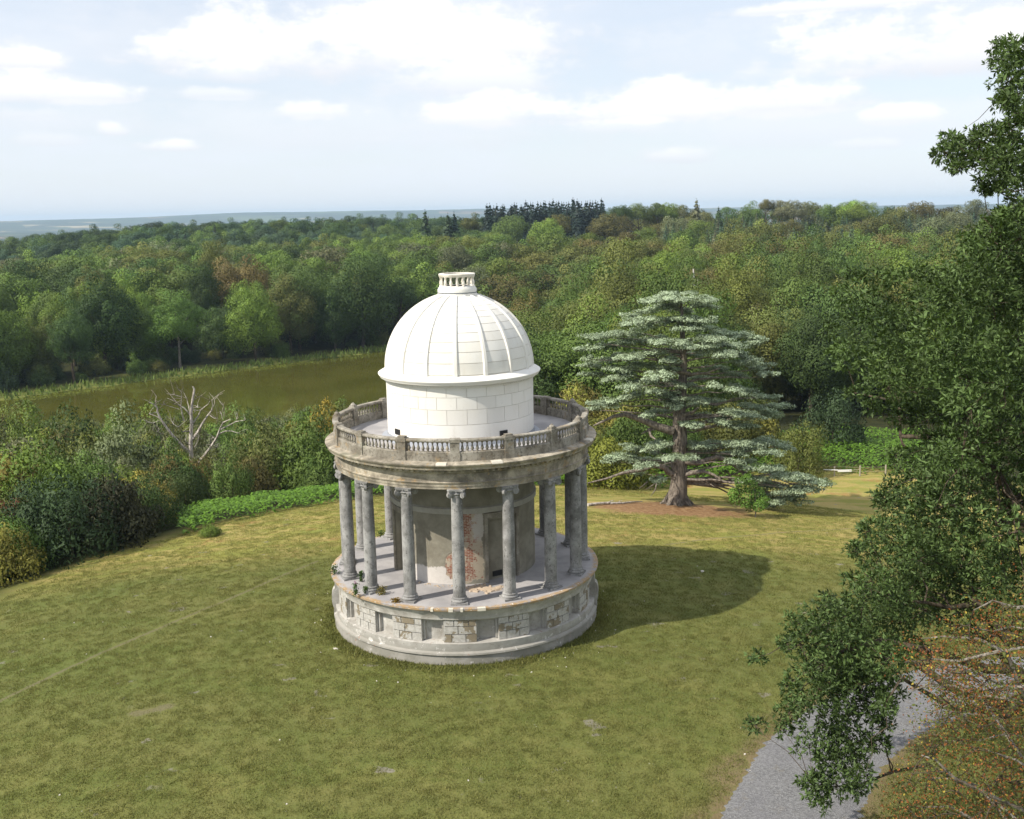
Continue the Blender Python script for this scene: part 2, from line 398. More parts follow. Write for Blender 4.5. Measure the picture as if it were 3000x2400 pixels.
def ground_material():
    m, t, out = new_mat('ground_material'); t.dim = '2D'
    geo = t.n.new('ShaderNodeNewGeometry'); p = geo.outputs['Position']
    wood = t.attr('wood').outputs['Fac']; dry = t.attr('dry').outputs['Fac']; soil = t.attr('soil').outputs['Fac']; field = t.attr('field').outputs['Fac']; bank = t.attr('bank').outputs['Fac']
    n_big = t.noise(p, .07, 5, .6); n_mid = t.noise(p, .42, 5, .65, .3); n_fin = t.noise(p, 2.6, 5, .7); n_tuft = t.noise(p, 9.0, 3, .7)
    streak = t.noise(t.scale(p, (.22, .9, .5)), 1.0, 4, .6, .4)
    g = t.mix(t.ramp(n_mid, .35, .68), (0.116, 0.134, 0.035), (0.161, 0.162, 0.049))
    g = t.mix(t.ramp(n_big, .42, .66, 0, .75), g, (0.102, 0.129, 0.032))
    g = t.mix(t.ramp(n_fin, .5, .72, 0, .4), g, (0.200, 0.187, 0.066))
    g = t.mix(t.ramp(n_fin, .46, .28, 0, .3), g, (0.094, 0.114, 0.029))
    band = t.noise(t.scale(p, (.035, .30, 0)), 1.0, 3, .5)
    g = t.mix(t.ramp(band, .40, .62, 0, .35), g, (0.149, 0.145, 0.050))
    # drier, straw coloured sward lower down the slope
    d1 = t.mix(t.ramp(streak, .38, .62), (0.238, 0.232, 0.055), (0.348, 0.275, 0.100))
    d1 = t.mix(t.ramp(n_mid, .5, .7, 0, .6), d1, (0.189, 0.220, 0.049))
    d1 = t.mix(t.ramp(t.noise(p, .25, 4, .7), .6, .72, 0, .6), d1, (0.293, 0.146, 0.061))
    g = t.mix(dry, g, d1)
    # small bare grey patches and scattered chalk flecks
    bare = t.ramp(t.noise(t.scale(p, (.6, .75, 1)), 1.0, 3, .55), .685, .74)
    bm = t.math('MULTIPLY', bare, t.ramp(t.noise(p, .09, 2), .42, .55))
    bm = t.math('MULTIPLY', bm, t.math('SUBTRACT', 1.0, wood))
    g = t.mix(t.math('MULTIPLY', bm, .75), g, (.24, .215, .19))
    vo = t.n.new('ShaderNodeTexVoronoi'); vo.inputs['Scale'].default_value = 1.6; t.l.new(p, vo.inputs['Vector'])
    fl = t.math('MULTIPLY', t.ramp(vo.outputs['Distance'], .075, .045), t.ramp(t.noise(p, .16, 3), .5, .62))
    g = t.mix(t.math('MULTIPLY', fl, .4), g, (.42, .40, .36))
    # a worn bare patch and the thin trodden line across the slope
    x, y, z = t.sep(p)
    tr = None
    for (a, b, wd) in TRACK_SEGS:
        ex, ey = b[0] - a[0], b[1] - a[1]; L = math.hypot(ex, ey)
        s = t.math('MULTIPLY', t.math('ADD', t.math('MULTIPLY', t.math('SUBTRACT', x, a[0]), ex), t.math('MULTIPLY', t.math('SUBTRACT', y, a[1]), ey)), 1 / (L * L), clamp=True)
        ddx = t.math('SUBTRACT', t.math('SUBTRACT', x, a[0]), t.math('MULTIPLY', s, ex)); ddy = t.math('SUBTRACT', t.math('SUBTRACT', y, a[1]), t.math('MULTIPLY', s, ey))
        dist = t.math('SQRT', t.math('ADD', t.math('MULTIPLY', ddx, ddx), t.math('MULTIPLY', ddy, ddy)))
        dist = t.math('ADD', dist, t.math('MULTIPLY', t.math('SUBTRACT', n_fin, .5), wd * 2.2))
        k = t.ramp(dist, wd, wd * .35)
        tr = k if tr is None else t.math('MAXIMUM', tr, k)
    g = t.mix(t.math('MULTIPLY', tr, .62), g, (.16, .135, .085))
    vg = t.math('MULTIPLY', t.attr('verge').outputs['Fac'], t.ramp(n_fin, .30, .55, .25, .9))
    g = t.mix(vg, g, t.mix(n_mid, (.150, .105, .055), (.205, .165, .095)))
    sk = t.ramp(t.math('ADD', soil, t.math('MULTIPLY', t.math('SUBTRACT', n_mid, .5), .9)), .35, .85)
    g = t.mix(sk, g, t.mix(t.ramp(n_fin, .35, .65), (.21, .115, .055), (.33, .21, .11)))
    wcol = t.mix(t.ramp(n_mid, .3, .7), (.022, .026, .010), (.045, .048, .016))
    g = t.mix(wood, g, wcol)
    g = t.mix(bank, g, t.mix(t.ramp(n_mid, .35, .65), (.075, .105, .024), (.16, .17, .045)))
    # farmland far off
    vf = t.n.new('ShaderNodeTexVoronoi'); vf.inputs['Scale'].default_value = 1.0; t.l.new(t.scale(p, (.0016, .0013, 0)), vf.inputs['Vector'])
    cr = t.n.new('ShaderNodeValToRGB'); t.l.new(t.sep(vf.outputs['Color'])[0], cr.inputs[0]); cr.color_ramp.interpolation = 'CONSTANT'
    stops = [(0, (.05, .075, .025)), (.22, (.085, .11, .035)), (.4, (.30, .24, .12)), (.52, (.06, .085, .03)), (.7, (.25, .16, .09)), (.8, (.10, .13, .04)), (.92, (.36, .30, .17))]
    e = cr.color_ramp.elements; e[0].position = 0; e[0].color = (*stops[0][1], 1); e[1].position = stops[1][0]; e[1].color = (*stops[1][1], 1)
    for ps, c in stops[2:]:
        q = e.new(ps); q.color = (*c, 1)
    woods = t.ramp(t.noise(t.scale(p, (.0011, .0022, 0)), 1.0, 6, .65), .43, .50)
    far = t.mix(woods, cr.outputs[0], (.026, .040, .016))
    g = t.mix(field, g, far)
    h = t.math('ADD', t.math('MULTIPLY', n_tuft, .35), n_fin)
    bmp = t.bump(h, .75, .10)
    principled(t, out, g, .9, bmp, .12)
    return m
_a, _b, _c = hit(0, 2065), hit(500, 1835), hit(930, 1650)
_p = hit(440, 2090)
TRACK_SEGS = [((_a[0], _a[1]), (_b[0], _b[1]), .17), ((_b[0], _b[1]), (_c[0], _c[1]), .15), ((_p[0] - .55, _p[1] - .15), (_p[0] + .6, _p[1] + .35), .38),
              ((hit(1950, 1600)[0], hit(1950, 1600)[1]), (hit(2500, 1550)[0], hit(2500, 1550)[1]), .16)]
ground = build_ground(); ground.data.materials.append(ground_material()); tag(ground, kind='structure')

# lake
def build_lake():
    P = LAKE.copy()
    c = P.mean(0); P2 = c + (P - c) * 1.03
    me = bpy.data.meshes.new('lake'); me.from_pydata([(x, y, LAKE_Z) for x, y in P2], [], [tuple(range(len(P2)))]); me.update()
    m, t, out = new_mat('lake_water'); t.dim = '2D'
    geo = t.n.new('ShaderNodeNewGeometry'); p = geo.outputs['Position']
    n = t.noise(p, .06, 4, .6)
    col = t.mix(t.ramp(n, .35, .65), (.070, .070, .011), (.088, .086, .016))
    scum = t.ramp(t.noise(t.scale(p, (.05, .11, 1)), 1.0, 6, .7), .62, .72, 0, .35)
    col = t.mix(scum, col, (.16, .17, .04))
    b = t.bump(t.noise(t.scale(p, (.8, 1.1, 1)), 1.0, 4, .6), .05, .04)
    pr = principled(t, out, col, .04, b, .5)
    o = link('lake', me, m); tag(o, kind='structure')
build_lake()

# gravel path
def build_path():
    a, b = _dens(PATH_L, 260), _dens(PATH_R, 260); n = len(a); m = 12; vs = []
    er = rng.normal(0, .03, n); er2 = rng.normal(0, .03, n)
    for i in range(n):
        for j in range(m + 1):
            f = j / m; f = f + (er[i] * (1 - f) ** 6 + er2[i] * f ** 6) * .5
            q = a[i] * (1 - f) + b[i] * f
            edge = min(j, m - j); zz = .03 if edge else -.03
            vs.append((q[0], q[1], hz(q[0], q[1]) + zz + (.012 * rng.random() if edge else 0)))
    fs = [(i * (m + 1) + j, i * (m + 1) + j + 1, (i + 1) * (m + 1) + j + 1, (i + 1) * (m + 1) + j) for i in range(n - 1) for j in range(m)]
    me = set_mesh('path', vs, fs, smooth=True)
    mm, t, out = new_mat('gravel'); t.dim = '2D'
    geo = t.n.new('ShaderNodeNewGeometry'); p = geo.outputs['Position']
    vo = t.n.new('ShaderNodeTexVoronoi'); vo.inputs['Scale'].default_value = 20; t.l.new(p, vo.inputs['Vector'])
    r = t.sep(vo.outputs['Color'])[0]
    col = t.mix(r, (.115, .115, .118), (.235, .235, .238))
    col = t.mix(t.ramp(t.noise(p, .7, 4), .4, .7, 0, .45), col, (.175, .172, .185))
    col = t.mix(t.ramp(t.noise(p, 1.6, 4, .7), .58, .75, 0, .4), col, (.17, .15, .11))
    principled(t, out, col, .85, t.bump(vo.outputs['Distance'], .6, .03), .25)
    o = link('path', me, mm); tag(o, kind='structure')
build_path()

# ------------------------------------------------------------------ temple materials
def obj_pos(t):
    geo = t.n.new('ShaderNodeNewGeometry'); return geo.outputs['Position']
def orand(t):
    return t.n.new('ShaderNodeObjectInfo').outputs['Random']
def mat_white():
    m, t, out = new_mat('white_limewash'); p = obj_pos(t)
    n = t.noise(p, .9, 5, .6); f = t.noise(p, 6, 4, .6); r = orand(t)
    c = t.mix(t.ramp(r, 0, 1), (.745, .725, .675), (.80, .785, .74))
    c = t.mix(t.ramp(n, .45, .75, 0, .45), c, (.74, .70, .62))
    st = t.noise(t.scale(p, (2.2, 2.2, .35)), 1.0, 4, .6)
    c = t.mix(t.ramp(st, .52, .78, 0, .45), c, (.60, .565, .49))
    c = t.mix(t.ramp(t.noise(p, 3.1, 5, .75), .60, .72, 0, .35), c, (.56, .54, .50))
    principled(t, out, c, .75, t.bump(f, .12, .02), .25); return m
def mat_mortar():
    m, t, out = new_mat('white_joint'); principled(t, out, (.62, .585, .52), .85); return m
def mat_stone(name='weathered_stone', warm=1.0, dark=1.0, light=(.395, .370, .318), low=(.185, .165, .132)):
    m, t, out = new_mat(name); p = obj_pos(t)
    n = t.noise(p, 1.1, 6, .65, .3); f = t.noise(p, 7, 5, .7); s = t.noise(p, 22, 3, .6)
    c = t.mix(t.ramp(n, .35, .68), low, light)
    c = t.mix(t.ramp(f, .50, .66, 0, .75 * dark), c, (.085, .074, .058))
    c = t.mix(t.ramp(t.noise(p, 2.3, 4, .6), .57, .68, 0, .55 * warm), c, (.36, .255, .135))
    c = t.mix(t.ramp(s, .66, .72, 0, .8), c, (.60, .57, .50))
    c = t.mix(t.ramp(t.noise(p, .6, 3), .6, .75, 0, .5), c, (.25, .26, .17))
    principled(t, out, c, .92, t.bump(t.math('ADD', f, s), .45, .03), .15); return m
def mat_column():
    m, t, out = new_mat('grey_column_stone'); p = obj_pos(t)
    n = t.noise(p, 1.0, 5, .65, .2); f = t.noise(t.scale(p, (1, 1, .55)), 9, 5, .72); s = t.noise(p, 17, 3, .65)
    c = t.mix(t.ramp(n, .33, .66), (.175, .172, .168), (.37, .366, .36))
    c = t.mix(t.ramp(f, .52, .68, 0, .75), c, (.09, .086, .08))
    c = t.mix(t.ramp(s, .645, .70, 0, .85), c, (.62, .60, .56))
    c = t.mix(t.ramp(t.noise(p, 14, 2), .69, .73), c, (.045, .04, .035))
    c = t.mix(t.ramp(t.noise(p, .5, 3), .6, .75, 0, .4), c, (.30, .24, .16))
    principled(t, out, c, .9, t.bump(t.math('ADD', f, s), .35, .02), .2); return m
def mat_podium():
    m, t, out = new_mat('flaking_render'); p = obj_pos(t); r = orand(t)
    n = t.noise(p, 1.1, 6, .65, .3); f = t.noise(p, 6, 5, .7); g = t.noise(p, .55, 4, .6); sp = t.noise(p, 19, 3)
    c = t.mix(t.ramp(n, .32, .62), (.31, .292, .262), (.52, .505, .472))
    c = t.mix(t.ramp(g, .45, .62, 0, .7), c, (.36, .345, .315))
    c = t.mix(t.ramp(f, .57, .68, 0, .55), c, (.20, .18, .15))
    z = t.sep(p)[2]
    lo = t.math('MULTIPLY', t.ramp(z, 1.0, .35), t.ramp(n, .32, .56))
    c = t.mix(t.math('MULTIPLY', lo, .9), c, (.215, .205, .175))
    red = t.math('MULTIPLY', t.ramp(t.noise(p, 2.7, 5, .7), .64, .68), t.ramp(z, 1.5, .3))
    c = t.mix(red, c, (.33, .12, .065))
    wl = t.ramp(t.noise(p, 1.9, 4, .7), .60, .66, 0, .85)
    c = t.mix(wl, c, (.62, .60, .57))
    principled(t, out, c, .92, t.bump(t.math('ADD', f, t.math('MULTIPLY', n, .8)), .5, .03), .15); return m
def mat_block():
    """render blocks of the podium: whitish faces, some fallen to the tan coat below"""
    m, t, out = new_mat('render_block'); p = obj_pos(t); r = orand(t)
    n = t.noise(p, 1.5, 6, .65, .4); f = t.noise(p, 8, 4, .7)
    c = t.mix(t.ramp(f, .35, .65), (.375, .36, .33), (.51, .495, .465))
    lost = t.ramp(t.math('ADD', t.math('MULTIPLY', r, .16), t.math('MULTIPLY', n, .95)), .605, .62)
    c = t.mix(lost, c, t.mix(f, (.20, .165, .115), (.29, .25, .185)))
    c = t.mix(t.ramp(t.noise(p, 4, 4), .62, .7, 0, .6), c, (.42, .33, .23))
    principled(t, out, c, .92, t.bump(t.math('SUBTRACT', f, t.math('MULTIPLY', lost, 1.2)), .4, .02), .15); return m
def mat_floor():
    m, t, out = new_mat('grey_paving'); p = obj_pos(t)
    n = t.noise(p, .8, 5, .6); f = t.noise(p, 10, 4, .6)
    c = t.mix(t.ramp(n, .35, .65), (.30, .290, .295), (.40, .385, .385))
    c = t.mix(t.ramp(f, .6, .75, 0, .4), c, (.22, .20, .19))
    rr = t.math('POWER', t.math('ADD', t.math('POWER', t.sep(p)[0], 2.0), t.math('POWER', t.sep(p)[1], 2.0)), .5)
    edge = t.math('MULTIPLY', t.ramp(rr, 6.45, 6.7), t.ramp(t.noise(p, 3, 4, .7), .35, .55))
    c = t.mix(t.math('MULTIPLY', edge, .9), c, (.38, .25, .115))
    spk = t.math('MULTIPLY', t.ramp(t.noise(p, 6, 3, .7), .62, .68), t.ramp(rr, 6.4, 6.65))
    c = t.mix(spk, c, (.68, .66, .62))
    principled(t, out, c, .8, t.bump(f, .15, .02), .25); return m
def mat_cella():
    m, t, out = new_mat('brown_render_with_brick'); p = obj_pos(t)
    x, y, z = t.sep(p)
    th = t.math('MULTIPLY', t.math('ARCTAN2', x, t.math('MULTIPLY', y, -1.0)), 180 / PI)
    n = t.noise(p, .9, 6, .65, .2); f = t.noise(p, 6, 5, .7); e = t.math('MULTIPLY', t.math('SUBTRACT', t.noise(p, 2.4, 4, .7), .5), 1.0)
    c = t.mix(t.ramp(n, .35, .65), (.20, .183, .145), (.30, .282, .228))
    c = t.mix(t.ramp(f, .6, .75, 0, .4), c, (.13, .115, .085))
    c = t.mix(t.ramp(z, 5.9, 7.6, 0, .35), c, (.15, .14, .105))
    # white undercoat along the foot
    th2 = t.math('ADD', th, t.math('MULTIPLY', e, 9.0)); z2 = t.math('ADD', z, t.math('MULTIPLY', e, .9))
    foot = t.math('MULTIPLY', t.ramp(z2, 3.62, 3.50), t.math('MULTIPLY', t.ramp(th2, -52, -48), t.ramp(th2, 4, 2)))
    c = t.mix(foot, c, t.mix(f, (.50, .46, .43), (.68, .65, .61)))
    # bared brickwork
    br = t.n.new('ShaderNodeTexBrick'); t.l.new(t.combine(t.math('MULTIPLY', th, 3.6 * PI / 180), z), br.inputs['Vector'])
    br.inputs['Scale'].default_value = 1; br.inputs['Brick Width'].default_value = .23; br.inputs['Row Height'].default_value = .077; br.inputs['Mortar Size'].default_value = .009
    br.inputs['Color1'].default_value = (.30, .105, .062, 1); br.inputs['Color2'].default_value = (.21, .08, .052, 1); br.inputs['Mortar'].default_value = (.46, .40, .33, 1)
    keep = t.mix(t.ramp(t.math('ADD', t.noise(p, 3.2, 5, .75), t.math('MULTIPLY', t.ramp(th, 6, 14), .12)), .50, .56), br.outputs['Color'], (.42, .36, .28))
    s1 = t.math('MULTIPLY', t.math('MULTIPLY', t.ramp(th2, .5, 1.2), t.ramp(th2, 17.2, 16.4)), t.math('MULTIPLY', t.ramp(z2, 6.3, 6.2), t.ramp(z2, 2.86, 2.9)))
    s2 = t.math('MULTIPLY', t.math('MULTIPLY', t.ramp(th2, -13, -12), t.ramp(th2, 3, 2)), t.math('MULTIPLY', t.ramp(t.math('SUBTRACT', z2, t.math('MULTIPLY', t.math('ADD', th, 13.0), .07)), 4.05, 3.95), t.ramp(z2, 3.12, 3.16)))
    bk = t.math('MAXIMUM', s1, s2)
    c = t.mix(bk, c, keep)
    wh = t.math('MULTIPLY', s1, t.math('MULTIPLY', t.ramp(t.math('ADD', th2, t.math('MULTIPLY', e, 8)), 9, 11), t.ramp(z2, 4.7, 5.2)))
    c = t.mix(t.math('MULTIPLY', wh, .8), c, (.46, .44, .42))
    h = t.math('SUBTRACT', f, t.math('MULTIPLY', bk, 1.5))
    principled(t, out, c, .92, t.bump(h, .5, .03), .15); return m
def mat_flat(name, col, rough=.7, spec=.3):
    m, t, out = new_mat(name); p = obj_pos(t); n = t.noise(p, 5, 4)
    c = t.mix(n, tuple(k * .75 for k in col), tuple(min(1, k * 1.2) for k in col)); principled(t, out, c, rough, None, spec); return m
WHITE, JOINT, STONE, COLM, PODM, BLKM, FLRM, CELM = mat_white(), mat_mortar(), mat_stone(), mat_column(), mat_podium(), mat_block(), mat_floor(), mat_cella()
STONE2 = mat_stone('entablature_stone', 1.5, .45, (.52, .465, .37))
VENTM = mat_flat('vent_black', (.03, .03, .03)); LEAD = mat_flat('blue_grey_lead', (.34, .36, .40), .6)
PALE = mat_flat('pale_new_stone', (.66, .62, .53), .8)

# ------------------------------------------------------------------ temple
def rot_copies(name, me, mat, parent, thetas):
    for th in thetas: link(name, me, mat, parent, rotz=math.radians(th))
def build_temple():
    T = empty('temple', (0, 0, 0), 0, 'round classical temple with white ribbed dome and sixteen grey columns on the lawn', 'temple')
    bays = [i * 22.5 for i in range(16)]; mids = [b + 11.25 for b in bays]
    # --- podium
    mb = MB(); jag = []
    mb.lathe([(6.14, 2.30), (6.14, 1.04), (6.62, .99), (6.60, .62), (6.72, .56), (6.74, .48), (6.66, .42), (6.70, .1), (6.72, -.9)], 96)
    pod = link('podium', mb.mesh('podium', 30), PODM, T)
    rot_copies('pier_wall', MB().arc(5.95, 6.41, -6.75, 6.75, .99, 2.16, 5).mesh('pier_wall'), PODM, pod, bays)
    mb = MB().lathe([(5.9, 2.08), (6.50, 2.08), (6.53, 2.12), (6.53, 2.26), (6.60, 2.40), (6.62, 2.46), (6.66, 2.56), (5.9, 2.56)], 96, closed=True)
    link('cornice_moulding', mb.mesh('cornice_moulding', 30), PODM, pod)
    nf = MB().arc(6.1, 6.30, -4.4, -3.55, 1.05, 2.06, 1).arc(6.1, 6.30, 3.55, 4.4, 1.05, 2.06, 1).arc(6.1, 6.30, -3.55, 3.55, 1.96, 2.06, 3)
    nfm = nf.mesh('niche_frame')
    rot_copies('niche_frame', nfm, PODM, pod, mids)
    zr = [(1.02, 1.375), (1.415, 1.755), (1.795, 2.06)]
    rows = {0: [(-6.6, -3.55), (-3.2, 2.1), (2.45, 6.6)], 1: [(-6.6, -1.0), (-.65, 6.6)], 2: [(-6.6, -2.65), (-2.3, 3.35), (3.7, 6.6)]}
    for k, segs in rows.items():
        for (a, b) in segs:
            me = MB().arc(6.38, 6.475, a, b, zr[k][0], zr[k][1], 2).mesh('block')
            rot_copies('block', me, BLKM, pod, bays)
    # --- floor slab with its worn lip
    n = 192; prof = []; vs = []; fs = []; r0 = np.random.default_rng(3)
    chip = np.abs(r0.normal(0, .018, n)) + np.where(r0.random(n) < .06, .07, 0); chip = (chip + np.roll(chip, 1)) / 2
    for k in range(n):
        a = 2 * PI * k / n
        for (r, z) in ((3.2, 2.75), (6.2, 2.75), (6.70, 2.735), (6.80 - chip[k], 2.715), (6.79 - chip[k] * .7, 2.62), (6.68, 2.565), (6.3, 2.555)):
            vs.append((r * math.sin(a), -r * math.cos(a), z))
    fs = [(k * 7 + i, ((k + 1) % n) * 7 + i, ((k + 1) % n) * 7 + i + 1, k * 7 + i + 1) for k in range(n) for i in range(6)]
    mb = MB(); mb.add(vs, fs); fl = link('floor_slab', mb.mesh('floor_slab', 35), FLRM, T)
    for (th, wdt) in ((-3.2, .9), (8.6, 1.6), (1.0, .5), (-10.5, .5)):
        link('lip_patch', MB().arc(6.62, 6.812, -wdt, wdt, 2.60, 2.738, 3).mesh('lip_patch'), PALE, fl, rotz=math.radians(th))
    # --- buttresses with scrolls
    for th in (84, -82):
        b = MB().arc(6.3, 6.74, -2.6, 2.6, .5, 2.45, 2, r1top=6.60)
        r = .55
        pr = [(6.62 + .17 * math.sin(u), 1.25 - .55 * math.cos(u)) for u in np.linspace(0, PI, 9)]
        for k in range(8):
            (ra, za), (rb, zb) = pr[k], pr[k + 1]
            b.arc(6.6, ra + .02, -2.0, 2.0, za, zb, 1, r1top=rb + .02)
        link('buttress', b.mesh('buttress', 30), PODM, T, rotz=math.radians(th))
    # --- columns
    R = 6.0
    pl = MB().box((0, -R, 2.795), (.39, .39, .045)).mesh('plinth')
    base = [(.36, 2.84), (.385, 2.865), (.39, 2.90), (.375, 2.935), (.335, 2.95), (.32, 2.975), (.335, 2.995), (.345, 3.02), (.335, 3.045), (.30, 3.055), (.292, 3.09)]
    shaft = [(.288, 3.10), (.288, 4.2), (.284, 5.2), (.276, 6.2), (.265, 7.0), (.255, 7.72), (.25, 7.76), (.272, 7.78), (.272, 7.82), (.25, 7.83)]
    def moved(mb, dy):
        mb.v = [(x, y + dy, z) for x, y, z in mb.v]; return mb
    bm_ = moved(MB().lathe(base, 24, caps=True), -R).mesh('base', 40)
    sm_ = moved(MB().lathe(shaft, 24, caps=True), -R).mesh('shaft', 30)
    cp = MB().lathe([(.25, 7.82), (.30, 7.88), (.325, 7.93), (.30, 7.98), (.28, 8.02)], 20, caps=True)
    for sx in (-1, 1):
        for sy in (-1, 1):
            a = math.atan2(sy, sx); cxx, cyy = .40 * math.cos(a), .40 * math.sin(a)
            tx, ty = -math.sin(a), math.cos(a)
            spir = []
            for (rad, half) in ((.155, .055), (.11, .075), (.05, .095)):
                c0 = np.array([cxx - .0 * math.cos(a), cyy, 7.90]); 
                cp.tube([c0 - half * np.array([tx, ty, 0]), c0 + half * np.array([tx, ty, 0])], [rad, rad], 14)
            # neck that carries the scroll up to the abacus
            cp.tube([(.18 * math.cos(a), .18 * math.sin(a), 8.0), (.30 * math.cos(a), .30 * math.sin(a), 8.035), (.40 * math.cos(a), .40 * math.sin(a), 8.0)], [.06, .055, .05], 6)
    q = []
    for k in range(4):
        a0 = PI / 4 + k * PI / 2
        for u in (-.12, .12): q.append((.50 * math.cos(a0 + u), .50 * math.sin(a0 + u)))
        a1 = a0 + PI / 4; q.append((.315 * math.cos(a1), .315 * math.sin(a1)))
    nq = len(q); cp.add([(x, y, 8.045) for x, y in q] + [(x, y, 8.098) for x, y in q] + [(x * 1.04, y * 1.04, 8.10) for x, y in q] + [(x * 1.04, y * 1.04, 8.15) for x, y in q],
                       [tuple(range(nq))[::-1], tuple(range(3 * nq, 4 * nq))] + [(l * nq + i, l * nq + (i + 1) % nq, (l + 1) * nq + (i + 1) % nq, (l + 1) * nq + i) for l in range(3) for i in range(nq)])
    # a rosette on each face
    for k in range(4):
        a = k * PI / 2; dx, dy = math.cos(a), math.sin(a)
        cp.tube([(dx * .26, dy * .26, 8.06), (dx * .35, dy * .35, 8.06)], [.055, .035], 8)
    cm_ = moved(cp, -R).mesh('capital', 40)
    for b in bays:
        c = empty('column', (0, 0, 0), math.radians(b)); c.parent = T
        link('plinth', pl, COLM, c); link('base', bm_, COLM, c); link('shaft', sm_, COLM, c); link('capital', cm_, COLM, c)
    # --- cella with four door recesses
    doors = [33.75, 123.75, 213.75, 303.75]; dw = 13.0
    mb = MB()
    zs = [(2.76, 5.95), ]
    segs = []
    for d in doors:
        mb.arc(3.2, 3.60, d + dw, d + 90 - dw, 2.70, 6.24, 16)
        mb.arc(3.1, 3.28, d - dw - .2, d + dw + .2, 2.70, 6.24, 6)
        mb.arc(3.2, 3.585, d - dw, d + dw, 5.85, 6.24, 6)
    mb.lathe([(3.2, 6.24), (3.655, 6.24), (3.66, 6.52), (3.60, 6.54), (3.59, 7.42), (3.63, 7.45), (3.63, 7.52), (3.59, 7.55), (3.59, 8.30)], 72)
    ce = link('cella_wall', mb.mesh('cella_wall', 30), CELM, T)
    link('string_course', MB().lathe([(3.60, 6.23), (3.685, 6.245), (3.695, 6.50), (3.60, 6.55)], 72).mesh('string_course', 30), mat_flat('pale_band', (.37, .355, .315), .9), ce)
    fr = MB().arc(3.55, 3.68, -dw - 2.6, -dw, 2.74, 5.95, 1).arc(3.55, 3.68, dw, dw + 2.6, 2.74, 5.95, 1).arc(3.55, 3.68, -dw - 2.6, dw + 2.6, 5.95, 6.20, 6)
    rot_copies('door_surround', fr.mesh('door_surround'), mat_stone('door_stone', .2, .4, (.36, .335, .285)), ce, doors)
    vent = MB().box((0, -3.29, 3.02), (.26, .02, .13)); 
    for k in range(4): vent.box((0, -3.32, 2.93 + .06 * k), (.24, .012, .012))
    rot_copies('vent', vent.mesh('vent'), VENTM, ce, [31, 124])
    # --- entablature
    prof = [(5.72, 8.15), (6.26, 8.15), (6.26, 8.27), (6.285, 8.275), (6.285, 8.40), (6.31, 8.41), (6.33, 8.46), (6.26, 8.475), (6.235, 8.50), (6.25, 8.70), (6.235, 8.86), (6.29, 8.89), (6.30, 8.96), (6.34, 8.97), (6.34, 9.06), (6.40, 9.08),
            (6.64, 9.11), (6.66, 9.21), (6.70, 9.25), (6.745, 9.33), (6.745, 9.362), (6.36, 9.44), (6.0, 9.44)]
    en = link('entablature', MB().lathe(prof, 128).mesh('entablature', 30), STONE2, T)
    dm = MB()
    for k in range(144): a = k * 360 / 144; dm.arc(6.30, 6.44, a - .62, a + .62, 8.955, 9.06, 1)
    link('dentils', dm.mesh('dentils'), STONE2, en)
    link('soffit', MB().lathe([(3.58, 8.22), (5.74, 8.22), (5.74, 8.16)], 64).mesh('soffit', 30), STONE2, en)
    for th, wdt in ((-5.2, 2.0), (16.2, 2.1), (71.5, 2.2)):
        link('repair_slab', MB().arc(6.42, 6.752, -wdt, wdt, 9.335, 9.436, 4, r1top=6.70).mesh('repair_slab'), PALE, en, rotz=math.radians(th))
    # --- roof terrace and balustrade
    link('terrace', MB().lathe([(3.5, 9.46), (6.1, 9.45), (6.1, 9.3)], 96).mesh('terrace', 30), FLRM, T)
    bal = link('balustrade', MB().lathe([(6.06, 9.43), (6.06, 9.83), (6.10, 9.86), (6.28, 9.86), (6.32, 9.83), (6.32, 9.43)], 128).mesh('balustrade', 30), STONE, T)
    link('handrail', MB().lathe([(6.07, 10.29), (6.04, 10.33), (6.04, 10.39), (6.07, 10.425), (6.31, 10.425), (6.34, 10.39), (6.34, 10.33), (6.31, 10.29)], 128, closed=True).mesh('handrail', 30), STONE, bal)
    hw = 2.05
    pier = MB().arc(6.0, 6.365, -hw, hw, 9.43, 9.84, 2).arc(6.03, 6.345, -hw + .12, hw - .12, 9.84, 10.28, 2).arc(5.99, 6.375, -hw - .1, hw + .1, 10.28, 10.44, 2)
    pf = MB(); pf.v, pf.f = list(pier.v), list(pier.f); pf.arc(6.05, 6.32, -hw + .45, hw - .45, 10.44, 10.52, 2)
    pc = MB(); pc.v, pc.f = list(pf.v), list(pf.f)
    cap = MB().lathe([(.125, 10.52), (.135, 10.55), (.10, 10.60), (.045, 10.635), (.05, 10.66), (.0, 10.675)], 12); pc.add([(x, y - 6.185, z) for x, y, z in cap.v], cap.f)
    pm = [pier.mesh('pier'), pf.mesh('pier'), pc.mesh('pier', 40)]
    kinds = {0: 0, 1: 1, 2: 2, 3: 2, 15: 1, 14: 1, 13: 1, 12: 2, 11: 2}
    for i, b in enumerate(bays): link('pier', pm[kinds.get(i, (i * 7) % 3)], STONE, bal, rotz=math.radians(b))
    bp = [(.065, 9.855), (.065, 9.885), (.042, 9.90), (.066, 9.955), (.076, 10.0), (.056, 10.07), (.032, 10.15), (.030, 10.20), (.05, 10.235), (.055, 10.295)]
    bme = MB().lathe(bp, 9); bme.v = [(x, y - 6.19, z) for x, y, z in bme.v]; bme = bme.mesh('baluster', 50)
    for b in bays:
        for k in range(9): link('baluster', bme, STONE, bal, rotz=math.radians(b + 2.05 + (k + .5) * 18.4 / 9))
    # --- upper drum
    mb = MB().lathe([(3.66, 9.44), (3.66, 9.52), (3.615, 9.55), (3.615, 12.30)], 96)
    dr = link('drum', mb.mesh('drum', 30), JOINT, T)
    link('foot_band', MB().lathe([(3.60, 9.70), (3.64, 9.70), (3.64, 10.52), (3.60, 10.52)], 96).mesh('foot_band', 30), WHITE, dr)
